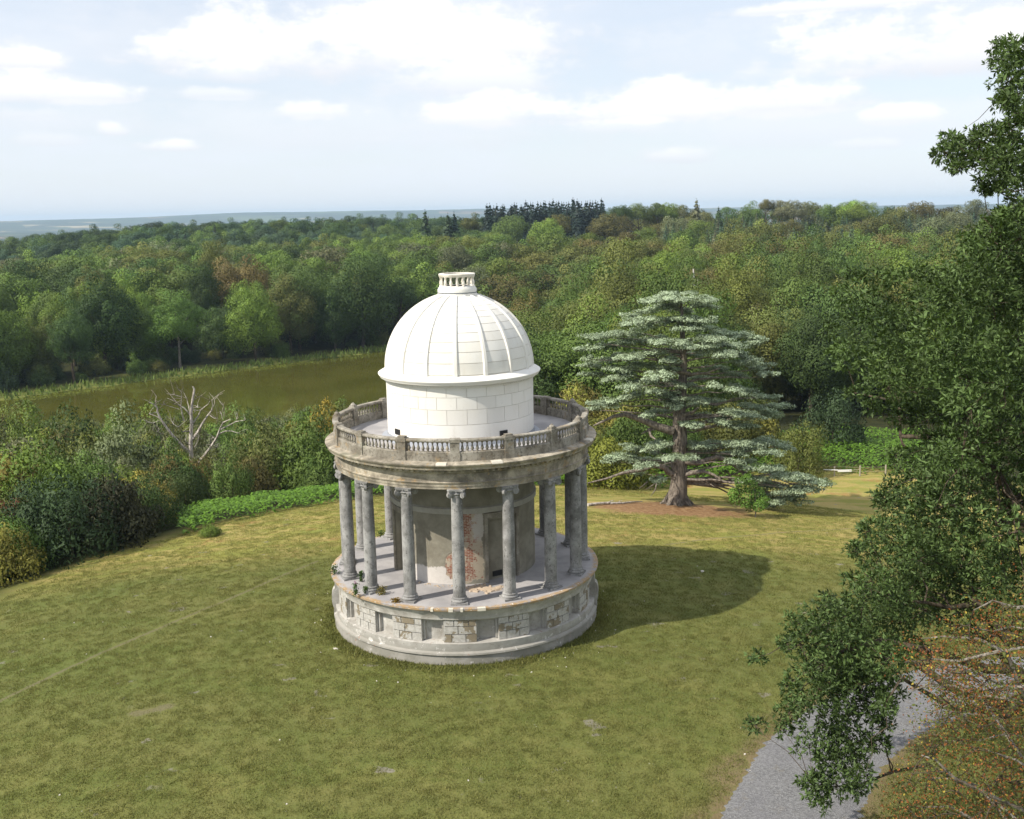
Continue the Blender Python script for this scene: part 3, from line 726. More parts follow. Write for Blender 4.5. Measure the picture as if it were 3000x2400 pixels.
    link('lead_skirt', MB().lathe([(3.95, 9.47), (3.70, 9.53), (3.66, 9.69), (3.60, 9.69)], 96).mesh('lead_skirt', 30), LEAD, dr)
    for (z0, z1, off) in ((10.545, 11.235, 0), (11.255, 11.815, 7.5), (11.835, 12.26, 0)):
        me = MB().arc(3.58, 3.637, -7.5 + .17, 7.5 - .17, z0, z1, 4).mesh('block', 20)
        rot_copies('block', me, WHITE, dr, [off + 15 * k for k in range(24)])
    v2 = MB().box((0, -3.655, 9.98), (.22, .02, .13))
    for k in range(5): v2.box((0, -3.68, 9.88 + .05 * k), (.205, .012, .009))
    v2 = v2.mesh('vent')
    rot_copies('vent', v2, VENTM, dr, [36, 126, 216, 306])
    co = [(3.58, 12.26), (3.66, 12.26), (3.66, 12.29), (3.70, 12.30), (3.70, 12.37), (3.76, 12.39), (3.80, 12.42), (3.92, 12.44), (3.94, 12.50), (3.99, 12.55), (4.01, 12.59), (4.01, 12.62), (3.98, 12.64), (3.70, 12.80), (3.60, 12.83)]
    dc = link('dome_cornice', MB().lathe(co, 128).mesh('dome_cornice', 30), WHITE, T)
    dm = MB()
    for k in range(168): a = k * 360 / 168; dm.arc(3.68, 3.745, a - .55, a + .55, 12.305, 12.365, 1)
    link('dentils', dm.mesh('dentils'), WHITE, dc)
    # --- dome
    RD, ZC = 3.60, 12.80
    lat = [math.radians(a) for a in np.linspace(0, 76, 20)]
    do = link('dome', MB().lathe([(RD * math.cos(a), ZC + RD * math.sin(a)) for a in lat], 96).mesh('dome', 60), JOINT, T)
    edges = np.array([1.0, 9.6, 17.8, 25.6, 33.0, 40.0, 46.6, 52.8, 58.8, 64.6, 70.2, 75.2])
    for k in range(len(edges) - 1):
        a0, a1 = math.radians(edges[k] + .22), math.radians(edges[k + 1] - .22)
        mb = MB(); Ro, Ri = RD + .022, RD - .02; m = 3; vs = []
        for i in range(3):
            a = a0 + (a1 - a0) * i / 2
            hwid = math.degrees(.075 / (RD * math.cos(a))); half = max(11.25 - hwid * (1.0 if a < 1.1 else .8), .6)
            for j in range(m + 1):
                th = math.radians(-half + 2 * half * j / m)
                for rr_ in (Ro, Ri): vs.append((rr_ * math.cos(a) * math.sin(th), -rr_ * math.cos(a) * math.cos(th), ZC + rr_ * math.sin(a)))
        I = lambda i, j, s: (i * (m + 1) + j) * 2 + s
        fs = [(I(i, j, 0), I(i, j + 1, 0), I(i + 1, j + 1, 0), I(i + 1, j, 0)) for i in range(2) for j in range(m)]
        fs += [(I(0, j, 0), I(0, j + 1, 0), I(0, j + 1, 1), I(0, j, 1)) for j in range(m)] + [(I(2, j, 0), I(2, j + 1, 0), I(2, j + 1, 1), I(2, j, 1)) for j in range(m)]
        fs += [(I(i, 0, 0), I(i + 1, 0, 0), I(i + 1, 0, 1), I(i, 0, 1)) for i in range(2)] + [(I(i, m, 0), I(i + 1, m, 0), I(i + 1, m, 1), I(i, m, 1)) for i in range(2)]
        me = mb.add(vs, fs).mesh('panel', 30)
        rot_copies('panel', me, WHITE, do, mids)
    vs = []; fs = []; K = 20
    for i in range(K + 1):
        a = math.radians(-1.5 + 76.5 * i / K); w = .115 - .06 * i / K
        sec = [(-w, -.03), (-w, .035), (-w * .62, .095), (w * .62, .095), (w, .035), (w, -.03)]
        for (sx, h) in sec:
            rr_ = RD + h; vs.append((sx, -rr_ * math.cos(a), ZC + rr_ * math.sin(a)))
    for i in range(K): fs += [(i * 6 + j, i * 6 + j + 1, (i + 1) * 6 + j + 1, (i + 1) * 6 + j) for j in range(5)]
    fs += [tuple(range(6)), tuple(K * 6 + j for j in range(6))]
    rot_copies('rib', MB().add(vs, fs).mesh('rib', 40), WHITE, do, bays)
    # --- lantern balustrade on top
    la = link('lantern', MB().lathe([(.98, 16.10), (.96, 16.44), (.935, 16.455), (.935, 16.47), (.955, 16.475), (.955, 16.60), (.90, 16.70), (.86, 16.76), (.80, 16.78), (.60, 16.78)], 48).mesh('lantern', 30), WHITE, T)
    link('lead_ring', MB().lathe([(.935, 16.43), (.967, 16.43), (.967, 16.462), (.935, 16.462)], 48, closed=True).mesh('lead_ring', 30), mat_flat('dark_lead', (.12, .14, .17), .5), la)
    lp = [(.075, 16.77), (.075, 16.80), (.05, 16.82), (.068, 16.87), (.075, 16.92), (.055, 17.0), (.038, 17.08), (.038, 17.13), (.06, 17.17), (.07, 17.22)]
    lb = MB().lathe(lp, 10); lb.v = [(x, y - .79, z) for x, y, z in lb.v]; lb = lb.mesh('baluster', 50)
    OLD = mat_stone('lantern_stone', .3, .2, (.84, .80, .73), (.62, .58, .50))
    rot_copies('baluster', lb, OLD, la, [k * 22.5 + 4 for k in range(16)])
    vs = []; n = 96; P5 = [(.66, 17.22), (.87, 17.21), (.91, 17.26), (.92, 17.35), (.88, 17.37), (.66, 17.37)]
    for k in range(n):
        a = 2 * PI * k / n; s = 1 - .035 * (.5 + .5 * math.cos(8 * a))
        for j, (r, z) in enumerate(P5): vs.append((r * (s if j in (1, 2, 3, 4) else 1) * math.sin(a), -r * (s if j in (1, 2, 3, 4) else 1) * math.cos(a), z))
    fs = [(k * 6 + i, ((k + 1) % n) * 6 + i, ((k + 1) % n) * 6 + (i + 1) % 6, k * 6 + (i + 1) % 6) for k in range(n) for i in range(6)]
    link('top_rail', MB().add(vs, fs).mesh('top_rail', 35), OLD, la)
    return T
temple = build_temple()

# ------------------------------------------------------------------ foliage
def mat_leaf(name, trans=.18, rough=.6, spec=.18, warm=(1.15, 1.2, .6), var=(.55, 1.5)):
    m, t, out = new_mat(name)
    tint = t.attr('tint', 'INSTANCER').outputs['Color']
    v = t.attr('v').outputs['Fac']
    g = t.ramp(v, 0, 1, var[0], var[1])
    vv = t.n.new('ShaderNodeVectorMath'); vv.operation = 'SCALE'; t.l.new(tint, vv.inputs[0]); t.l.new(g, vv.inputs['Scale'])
    c = vv.outputs[0]
    w = t.n.new('ShaderNodeVectorMath'); w.operation = 'MULTIPLY'; t.l.new(c, w.inputs[0]); w.inputs[1].default_value = warm
    p = principled(t, None, c, rough, None, spec)
    tr = t.n.new('ShaderNodeBsdfTranslucent'); t.l.new(w.outputs[0], tr.inputs['Color'])
    mx = t.n.new('ShaderNodeMixShader'); mx.inputs[0].default_value = trans
    t.l.new(p.outputs[0], mx.inputs[1]); t.l.new(tr.outputs[0], mx.inputs[2]); t.l.new(mx.outputs[0], out.inputs['Surface'])
    return m
LEAF = mat_leaf('broad_leaves', var=(.68, 1.35)); NEEDLE = mat_leaf('needles', .15, .6, .2)
def mat_bark(name, a, b):
    m, t, out = new_mat(name); p = obj_pos(t)
    n = t.noise(t.scale(p, (1, 1, .25)), 6, 5, .7); c = t.mix(t.ramp(n, .35, .65), a, b)
    principled(t, out, c, .95, t.bump(n, .7, .05), .1); return m
BARK = mat_bark('brown_bark', (.035, .028, .020), (.12, .095, .07))
BARK_GREY = mat_bark('grey_bark', (.09, .08, .065), (.26, .235, .20))
BARK_DEAD = mat_bark('bleached_wood', (.22, .19, .165), (.60, .55, .49))

def clumps(C, Rr, per, leaf, r, flat=.8, jitter=.38, up=.25, width=.55, fill=.25, vbase=None, crown_w=.55, centre=None):
    """leaf faces over the surfaces of a set of clumps: centres C, radii Rr"""
    C = np.asarray(C, float); Rr = np.asarray(Rr, float); K = len(C)
    n_each = np.maximum(6, (per * (Rr / Rr.mean()) ** 2).astype(int)); idx = np.repeat(np.arange(K), n_each); N = len(idx)
    dirs = unit(r.normal(size=(N, 3)) + np.array([0, 0, up]))
    rad = Rr[idx] * (1 - fill * r.random(N) ** 2 + .12 * r.normal(size=N))
    P = C[idx] + dirs * rad[:, None] * np.array([1, 1, flat])
    nrm = dirs + r.normal(size=(N, 3)) * jitter + np.array([0, 0, .25])
    size = leaf * r.uniform(.6, 1.35, N)
    v, q = leaf_quads(P, nrm, size, width, r, bend=.12)
    cv = (r.random(K) if vbase is None else np.asarray(vbase))[idx]
    vv = np.clip(.62 * cv + .38 * r.random(N), 0, 1)
    cdir = unit(P - np.array([0, 0, .0 if centre is None else centre])) if crown_w else 0
    nn = unit(dirs * .65 + cdir * crown_w + unit(nrm) * .35)
    return v, q, np.repeat(vv, 4), np.repeat(nn, 4, axis=0)
def crown_broad(seed, K=46, per=130, leaf=.052, tall=1.0, low=-.35, rough=.16, rc=(.22, .36), width=.55):
    """rounded crown, radius about 1, centre at the origin"""
    r = np.random.default_rng(seed)
    i = np.arange(K) + .5; zz = 1 - (1 - low) * i / K; ph = i * 2.39996 + r.normal(0, .25, K); rr = np.sqrt(np.clip(1 - zz ** 2, 0, 1))
    shell = np.stack([rr * np.cos(ph), rr * np.sin(ph), zz * tall], -1)
    lump = 1 + rough * r.normal(size=K)
    C = shell * (.74 * lump)[:, None]; R = r.uniform(*rc, K)
    C2 = r.normal(size=(K // 4, 3)) * .3; R2 = np.full(len(C2), .36)
    return clumps(np.vstack([C, C2]), np.concatenate([R, R2]), per, leaf, r, .85, width=width)
def crown_bush(seed, K=40, per=170, leaf=.05, tall=1.0, width=.4, spiky=.3):
    """shrub that is leafy to the ground; radius about 1, foot at z = 0"""
    r = np.random.default_rng(seed)
    i = np.arange(K) + .5; zz = 1 - i / K; ph = i * 2.39996 + r.normal(0, .3, K); rr = np.sqrt(np.clip(1 - zz ** 2, 0, 1))
    C = np.stack([rr * np.cos(ph), rr * np.sin(ph), zz * tall], -1) * (.76 * (1 + .2 * r.normal(size=K)))[:, None]
    C[:, 2] = np.abs(C[:, 2]) + .1
    v, q, a, nn = clumps(C, r.uniform(.2, .34, K), per, leaf, r, 1.1, .6, .3, width)
    # upright shoots breaking the outline
    M_ = int(K * per * .16); b = C[r.integers(0, K, M_)]; d = unit(b * np.array([1, 1, .7]) + r.normal(size=(M_, 3)) * .35 + np.array([0, 0, .55]))
    P = b + d * r.uniform(.2, .26 + spiky * .4, M_)[:, None]
    v2, q2 = leaf_quads(P, r.normal(size=(M_, 3)), leaf * r.uniform(.5, 1.1, M_), .35, r, .1, droop=d * 1.5)
    return np.vstack([v, v2]), np.vstack([q, q2 + len(v)]), np.concatenate([a, np.repeat(r.random(M_), 4)]), np.vstack([nn, np.repeat(unit(d + r.normal(size=(M_, 3)) * .3), 4, axis=0)])
def crown_spruce(seed, tiers=17, per=70, rad=.26, leaf=.034, sag=.35):
    """spire, height 1, foot at z = 0"""
    r = np.random.default_rng(seed); V = []; Q = []; A = []; NN = []; b = 0
    for k in range(tiers):
        f = (k + .5) / tiers; z0 = .06 + .92 * f; R = rad * (1 - f) ** .85 * r.uniform(.8, 1.15) + .008
        n = max(8, int(per * (1 - f) + 10)); arms = r.integers(6, 9); ang = r.integers(0, arms, n) * 2 * PI / arms + r.normal(0, .18, n) + k * .7
        u = np.sqrt(r.random(n)); x = R * u * np.cos(ang); y = R * u * np.sin(ang); z = z0 - sag * R * u + r.normal(0, .008, n) + .03 * (1 - u)
        nr = np.stack([np.cos(ang) * .6, np.sin(ang) * .6, np.ones(n)], -1) + r.normal(size=(n, 3)) * .5
        v, q = leaf_quads(np.stack([x, y, z], -1), nr, leaf * r.uniform(.6, 1.3, n) * (1.1 - .5 * f), .5, r, .2)
        NN.append(np.repeat(unit(nr + np.stack([np.cos(ang), np.sin(ang), 0 * ang], -1) * .8), 4, axis=0)); V.append(v); Q.append(q + b); b += len(v); A.append(np.repeat(np.clip(.35 * u + .6 * r.random(n), 0, 1), 4))
    # leader shoot
    n = 14; z = np.linspace(.93, 1.03, n); v, q = leaf_quads(np.stack([r.normal(0, .004, n), r.normal(0, .004, n), z], -1), r.normal(size=(n, 3)), .014, .4, r)
    V.append(v); Q.append(q + b); A.append(np.full(4 * n, .5)); NN.append(np.tile([0, -.4, .9], (4 * n, 1)))
    return np.vstack(V), np.vstack(Q), np.concatenate(A), np.vstack(NN)
def foliage(name, vqa, mat):
    v, q, a, nn = vqa; me = set_mesh(name, v, q, attrs=dict(v=a), normals=nn); me.materials.append(mat); return me
def trunk_mesh(h, r0, limbs=4, seed=0, spread=.5, n=7):
    r = np.random.default_rng(seed); mb = MB()
    pts = [(0, 0, -.4), (0, 0, .05 * h), (r.normal(0, .02 * h), r.normal(0, .02 * h), .5 * h), (r.normal(0, .04 * h), r.normal(0, .04 * h), h)]
    mb.tube(pts, [r0 * 1.5, r0 * 1.1, r0 * .8, r0 * .35], n)
    for k in range(limbs):
        a = k * 2 * PI / max(1, limbs) + r.normal(0, .3); z = h * r.uniform(.4, .75); L = h * spread * r.uniform(.7, 1.1)
        mb.tube([(0, 0, z), (L * .5 * math.cos(a), L * .5 * math.sin(a), z + L * .35), (L * math.cos(a), L * math.sin(a), z + L * .8)], [r0 * .5, r0 * .33, r0 * .12], 5)
    me = mb.mesh('trunk', 60); me.materials.append(BARK); return me

# shared meshes
BROAD = [foliage('crown', crown_broad(100 + i, K=44 + 5 * (i % 3), per=430, leaf=.0245, tall=[1.0, 1.1, .92, 1.05, .95, 1.12][i % 6], low=-.8, rough=[.17, .22, .26][i % 3], rc=(.17, .36)), LEAF) for i in range(6)]
BROAD_FAR = [foliage('crown', crown_broad(140 + i, K=36, per=210, leaf=.037, tall=[1.0, .85, 1.1, .95][i], low=-.5, rough=.22, rc=(.19, .38)), LEAF) for i in range(4)]
BUSH = [foliage('crown', crown_bush(200 + i, K=38 + 4 * i, per=150, leaf=.042, tall=[1.0, 1.2, .85, 1.1, .95][i], width=[.35, .42, .5, .3, .4][i], spiky=[.15, .35, .05, .45, .2][i]), LEAF) for i in range(5)]
SPRUCE = [foliage('crown', crown_spruce(300 + i, 16 + i, 75, [.26, .22, .30][i], .036), NEEDLE) for i in range(3)]
FIR = [foliage('crown', crown_spruce(330 + i, 15, 95, [.24, .27, .21][i], .06, .15), NEEDLE) for i in range(3)]
LARCH = [foliage('crown', crown_spruce(360 + i, 14, 80, [.30, .34][i], .042, .1), NEEDLE) for i in range(2)]
TRUNK_B = [trunk_mesh(1.0, .028, 5, 400 + i) for i in range(3)]
TRUNK_S = trunk_mesh(.9, .012, 0, 410)

TINTS = dict(dark=(0.0657, 0.1064, 0.0299), deep=(0.0443, 0.0753, 0.0312), mid=(0.1004, 0.1532, 0.0348), fresh=(0.1436, 0.2047, 0.0383), bright=(0.1768, 0.2670, 0.0440), olive=(0.1408, 0.1584, 0.0420), yellow=(0.2462, 0.2262, 0.0505), rust=(0.1123, 0.1099, 0.0318), brown=(0.1366, 0.1210, 0.0406),
             blue=(0.0675, 0.1156, 0.0631), grey=(0.1463, 0.1610, 0.0802), spruce=(0.0990, 0.1458, 0.0732), larch=(0.1906, 0.2467, 0.0666), firs=(0.0220, 0.0410, 0.0290))
WORDS = dict(dark='dark green', deep='very dark green', mid='green', fresh='fresh green', bright='bright green', olive='olive', yellow='yellow-green', rust='brownish olive', brown='tawny olive', blue='blue-green', grey='grey-green', spruce='grey-green', larch='light green', firs='black-green')
_ones = ['', 'first', 'second', 'third', 'fourth', 'fifth', 'sixth', 'seventh', 'eighth', 'ninth', 'tenth', 'eleventh', 'twelfth', 'thirteenth', 'fourteenth', 'fifteenth', 'sixteenth', 'seventeenth', 'eighteenth', 'nineteenth']
_tens = {20: 'twent', 30: 'thirt', 40: 'fort', 50: 'fift', 60: 'sixt', 70: 'sevent', 80: 'eight', 90: 'ninet'}
def ordinal(n):
    if n < 20: return _ones[n]
    a, b = n // 10 * 10, n % 10
    return (_tens[a] + 'ieth') if b == 0 else _tens[a] + 'y-' + _ones[b]
def jtint(name, r, amt=.12):
    c = np.array(TINTS[name]) * (1 + r.normal(0, amt)) * (1 + r.normal(0, amt * .35, 3)); return [float(k) for k in np.clip(c, .01, .4)]

PLANTS = []      # everything planted as a thing: dict(name, kind, pos, h, rad, tint...)
def plant(kind, x, y, h, rad, tname, r, variant=None, place='', base=None, rotz=None):
    PLANTS.append(dict(kind=kind, x=x, y=y, z=hz(x, y) if base is None else base, h=h, rad=rad, t=tname, tint=jtint(tname, r), var=int(r.integers(0, 60)) if variant is None else variant, place=place, rot=float(r.uniform(0, 6.28)) if rotz is None else rotz))
    return PLANTS[-1]

KIND_NAME = dict(broad='broadleaf_tree', bush='shrub', spruce='spruce_tree', fir='fir_tree', larch='larch_tree', far='broadleaf_tree')
KIND_WORD = dict(broad='broadleaf tree', bush='shrub', spruce='spruce', fir='fir', larch='larch', far='broadleaf tree')
KIND_CAT = dict(broad='tree', bush='shrub', spruce='conifer', fir='conifer', larch='conifer', far='tree')
def plant_meshes(p):
    k, v = p['kind'], p['var']
    if k == 'broad': return BROAD[v % len(BROAD)], TRUNK_B[v % 3]
    if k == 'far': return BROAD_FAR[v % len(BROAD_FAR)], TRUNK_B[v % 3]
    if k == 'bush': return BUSH[v % len(BUSH)], TRUNK_B[v % 3]
    if k == 'spruce': return SPRUCE[v % 3], TRUNK_S
    if k == 'fir': return FIR[v % 3], TRUNK_S
    return LARCH[v % 2], TRUNK_S
def crown_xform(p):
    """location z offset and scale of the crown mesh"""
    if p['kind'] in ('broad', 'far'):
        rz = min(p['rad'] * (1.25 if p.get('d', 0) < 345 else .95), p['h'] * .53); return p['h'] - rz * .98, (p['rad'], p['rad'], rz)
    if p['kind'] == 'bush': return 0.0, (p['rad'], p['rad'], p['h'] / 1.38)
    return 0.0, (p['h'], p['h'], p['h'])
def realise(p, label, group):
    t = empty(KIND_NAME[p['kind']], (p['x'], p['y'], p['z']), 0, label, KIND_CAT[p['kind']], group)
    cm, tm = plant_meshes(p); dz, sc = crown_xform(p)
    c = link('crown', cm, None, t, (0, 0, dz), p['rot']); c.scale = sc; c['tint'] = p['tint']
    k = link('trunk', tm, None, t, (0, 0, 0), p['rot'])
    hh = {'bush': p['h'] * .55, 'broad': p['h'] * .72, 'far': p['h'] * .72}.get(p['kind'], p['h'])
    tr = {'bush': .9, 'broad': 1.0, 'far': 1.0}.get(p['kind'], 1.0)
    k.scale = (hh * tr, hh * tr, hh)
    return t

KEEP_CLEAR = [(*at_d(1065, 1028, 330)[:2], 9), (*at_d(720, 1000, 345)[:2], 9), (*at_d(640, 940, 372)[:2], 6), (*at_d(1845, 760, 330)[:2], 8), (*at_d(2035, 862, 215)[:2], 5)]
# ---- where the woods stand
def forest():
    r = np.random.default_rng(77); c = []
    d = 92.0
    while d < 1150:
        step = 9.0 + d * .008
        da = math.degrees((10.4 + .008 * d) / d); az = -30 + r.random() * da
        while az < 30:
            a = math.radians(az + r.normal(0, da * .22)); dd = d + r.normal(0, step * .3)
            c.append((CAM[0] + dd * math.sin(a), CAM[1] + dd * math.cos(a), dd, math.degrees(a))); az += da
        d += step
    c = np.array(c); z = H(c[:, 0], c[:, 1]); sd = poly_sd(c[:, 0], c[:, 1], LAKE); rd = np.hypot(c[:, 0], c[:, 1] + 4)
    out = []
    for (x, y, dd, az), zz, s, q in zip(c, z, sd, rd):
        if s < 8.5: continue
        left = az < -1.0 + 1.0 * math.sin(dd)
        n1 = float(wob(np.array(x), np.array(y), 95, 1.0)); u = r.random()
        if left and dd < 226:
            continue                                            # scrub is planted separately
        if not left and q < (66 if az < 10.5 else 88 + 2 * (az - 10)): continue
        if left and s < 14 and r.random() < .12: continue
        ppx = float(proj((x, y, zz + 8))[0])
        if left and dd < 318 and abs(ppx - 525) < 95: continue
        if any(math.hypot(x - kx, y - ky) < kr for kx, ky, kr in KEEP_CLEAR): continue
        kind, rad, h = 'broad', r.uniform(6.4, 10.2), r.uniform(15, 22)
        if left:
            if dd < 345: tn = r.choice(['dark', 'dark', 'mid', 'mid', 'dark', 'olive', 'fresh']); h = r.uniform(14, 24); rad = r.uniform(5.0, 9.5)
            elif dd < 520: tn = r.choice(['mid', 'fresh', 'fresh', 'olive', 'mid', 'grey', 'dark']) if n1 < .25 else r.choice(['dark', 'mid', 'mid', 'olive'])
            elif dd < 640: tn = r.choice(['mid', 'dark', 'fresh', 'dark', 'blue']); h = r.uniform(12, 17)
            else:
                tn = r.choice(['deep', 'dark', 'dark', 'blue', 'mid']); h = r.uniform(13, 19)
                if n1 > .35 and u < .45: kind, tn, h = 'spruce', 'firs', r.uniform(15, 20)
        else:
            if dd < 175: tn = r.choice(['mid', 'olive', 'dark', 'mid', 'fresh']); h = r.uniform(12.5, 16.5); rad = r.uniform(5.5, 8.2)
            elif dd < 330: tn = r.choice(['mid', 'olive', 'mid', 'dark', 'fresh', 'olive', 'rust', 'mid', 'fresh', 'brown']); h = r.uniform(15, 21)
            elif dd < 430: tn = r.choice(['olive', 'rust', 'mid', 'mid', 'olive', 'fresh', 'brown']); h = r.uniform(13, 19)
            else:
                tn = r.choice(['olive', 'mid', 'rust', 'fresh', 'grey'])
                if 430 < dd < 660:
                    if az < 8.5 + 2 * n1 and u < .93: kind, tn, h, rad = 'larch', r.choice(['larch', 'larch', 'fresh', 'olive']), r.uniform(7, 10), 2.6
                    elif az >= 8.5 + 2 * n1 and u < .9: kind, tn, h, rad = 'spruce', r.choice(['spruce', 'spruce', 'grey', 'blue']), r.uniform(13, 18), 3.6
                elif az > 13 and u < .7: kind, tn, h, rad = 'spruce', r.choice(['spruce', 'grey']), r.uniform(13, 17), 3.6
                elif dd > 690: h = r.uniform(10, 14)
        if kind == 'broad' and dd > 330: kind = 'far'
        out.append(dict(kind=kind, x=x, y=y, z=zz, h=h, rad=rad, t=tn, tint=jtint(tn, r), var=int(r.integers(0, 60)), place='', rot=float(r.uniform(0, 6.28)), d=dd, az=az))
    # understorey along the far bank
    for _ in range(900):
        x, y = r.uniform(-150, 5), r.uniform(170, 320); s = float(poly_sd(np.array([x]), np.array([y]), LAKE)[0]); dd = math.hypot(x - CAM[0], y - CAM[1])
        if not (8.5 < s < 24) or dd < 240 or (y - 228) < (x + 79) * .9 - 10: continue
        zz = hz(x, y); ppx = float(proj((x, y, zz + 3))[0])
        if s < 15 and abs(ppx - 525) < 40: continue
        tn = r.choice(['dark', 'mid', 'deep', 'dark', 'olive']); h = r.uniform(2.5, 6)
        out.append(dict(kind='bush', x=x, y=y, z=zz, h=h, rad=h * r.uniform(.5, .8), t=tn, tint=jtint(tn, r), var=int(r.integers(0, 60)), place='bank', rot=float(r.uniform(0, 6.28)), d=dd, az=0))
    # conifer plantations are set much closer than the grid above
    for (a0, a1, d0, d1, n, kind) in ((-2.0, 9.5, 455, 600, 420, 'larch'), (8.5, 30, 430, 680, 900, 'spruce')):
        for _ in range(n):
            a = math.radians(r.uniform(a0, a1)); dd = math.sqrt(r.uniform(d0 ** 2, d1 ** 2)); x, y = CAM[0] + dd * math.sin(a), CAM[1] + dd * math.cos(a)
            tn = r.choice(['larch', 'larch', 'fresh', 'grey']) if kind == 'larch' else r.choice(['spruce', 'spruce', 'grey', 'blue', 'olive'])
            h = r.uniform(6.5, 9.5) if kind == 'larch' else r.uniform(11, 17)
            out.append(dict(kind=kind, x=x, y=y, z=hz(x, y), h=h, rad=h * .28, t=tn, tint=jtint(tn, r), var=int(r.integers(0, 60)), place='', rot=float(r.uniform(0, 6.28)), d=dd, az=math.degrees(a)))
    # the dark stand of firs on the skyline
    for k in range(46):
        px = 1425 + 350 * (k + r.uniform(-.4, .4)) / 46; dd = r.uniform(648, 690)
        e = at_d(px, 627, dd); top = np.interp(px, [1415, 1470, 1560, 1700, 1760, 1790], [612, 604, 597, 590, 590, 606]) + r.normal(0, 5)
        zt = at_d(px, top, dd)[2]; zz = hz(e[0], e[1])
        out.append(dict(kind='fir', x=e[0], y=e[1], z=zz, h=max(14, zt - zz), rad=4, t='firs', tint=jtint('firs', r), var=int(r.integers(0, 60)), place='firs', rot=float(r.uniform(0, 6.28)), d=dd, az=0))
    # named skyline trees right of the firs
    for (px, top, kind, rad, tn) in ((1805, 605, 'broad', 4.2, 'dark'), (1828, 601, 'broad', 4.5, 'dark'), (1872, 596, 'broad', 6.5, 'mid'), (1925, 597, 'broad', 5, 'mid'), (1950, 594, 'broad', 7.5, 'fresh'), (2040, 586, 'fir', 6, 'grey'), (2105, 607, 'fir', 4, 'dark'),
                                     (2247, 583, 'broad', 4.5, 'rust'), (2290, 590, 'broad', 6, 'grey'), (2325, 588, 'broad', 7, 'grey'), (2375, 590, 'broad', 7, 'olive'), (2430, 597, 'broad', 7, 'mid'), (2490, 586, 'broad', 9, 'bright'), (2525, 590, 'broad', 7, 'fresh'), (2605, 605, 'broad', 6, 'dark'),
                                     (1246, 618, 'fir', 4, 'deep'), (1312, 628, 'fir', 4, 'deep'), (1330, 624, 'fir', 4, 'firs'), (1380, 632, 'broad', 6, 'rust')):
        dd = r.uniform(600, 650); e = at_d(px, 640, dd); zz = hz(e[0], e[1]); zt = at_d(px, top, dd)[2]
        out.append(dict(kind=kind if kind != 'broad' else 'far', x=e[0], y=e[1], z=zz, h=max(9, zt - zz), rad=rad, t=tn, tint=jtint(tn, r), var=int(r.integers(0, 60)), place='skyline', rot=float(r.uniform(0, 6.28)), d=dd, az=0))
    return out

def scrub():
    r = np.random.default_rng(31); out = []
    lim_x = [-200, 0, 60, 200, 330, 420, 520, 640, 760, 860, 915, 970, 1050, 1150, 1300]
    lim_y = [1150, 1165, 1186, 1206, 1198, 1192, 1195, 1215, 1200, 1180, 1150, 1178, 1190, 1165, 1150]
    d = 72.0
    while d < 205:
        step = 4.6; da = math.degrees(4.9 / d); az = -30 + r.random() * da
        while az < -.2:
            a = math.radians(az + r.normal(0, da * .25)); dd = d + r.normal(0, 1.4); x, y = CAM[0] + dd * math.sin(a), CAM[1] + dd * math.cos(a); az += da
            rd = math.hypot(x, y + 4)
            if rd < rim(az) + np.interp(az, [-30, -19, -15, 0], [2.5, 4, 12, 12.5]) + 1.2 * math.sin(x * .3) or poly_sd(np.array([x]), np.array([y]), LAKE)[0] < 4: continue
            zz = hz(x, y); h = r.uniform(4.5, 9.5) if rd > rim(az) + 16 else r.uniform(3.0, 5.5); rad = h * r.uniform(.42, .62)
            pt = proj((x, y, zz + h)); lim = np.interp(pt[0], lim_x, lim_y) + abs(r.normal(0, 26)) + (10 if rd > 70 else 25)
            if 395 < pt[0] < 755 and dd < 121: lim = max(lim, 1305 + 40 * r.random())
            if pt[1] < lim:
                pb = proj((x, y, zz)); h *= (pb[1] - lim) / max(1, pb[1] - pt[1])
                if h < 2.0: continue
                rad = max(h * .5, 1.6)
            px = proj((x, y, zz + h * .6))[0]
            tn = r.choice(['olive', 'mid', 'olive', 'mid', 'fresh', 'dark', 'grey']) if px < 760 else r.choice(['olive', 'grey', 'olive', 'mid', 'mid'])
            if r.random() < .10: tn = r.choice(['yellow', 'brown'])
            out.append(dict(kind='bush', x=x, y=y, z=zz, h=h, rad=rad, t=tn, tint=jtint(tn, r), var=int(r.integers(0, 60)), place='scrub', rot=float(r.uniform(0, 6.28)), d=dd, az=math.degrees(a)))
        d += step
    for _ in range(150):
        az = r.uniform(-1, 13); dd = r.uniform(90, 122); a = math.radians(az); x, y = CAM[0] + dd * math.sin(a), CAM[1] + dd * math.cos(a); rd = math.hypot(x, y + 4)
        if rd < rim(az) + 8 or rd > rim(az) + 22 or any(math.hypot(x - o['x'], y - o['y']) < 2.6 for o in out): continue
        h = r.uniform(3, 6.5); tn = r.choice(['olive', 'yellow', 'mid', 'dark', 'mid', 'olive'])
        out.append(dict(kind='bush', x=x, y=y, z=hz(x, y), h=h, rad=h * r.uniform(.45, .65), t=tn, tint=jtint(tn, r), var=int(r.integers(0, 60)), place='scrub2', rot=float(r.uniform(0, 6.28)), d=dd, az=az))
    return out

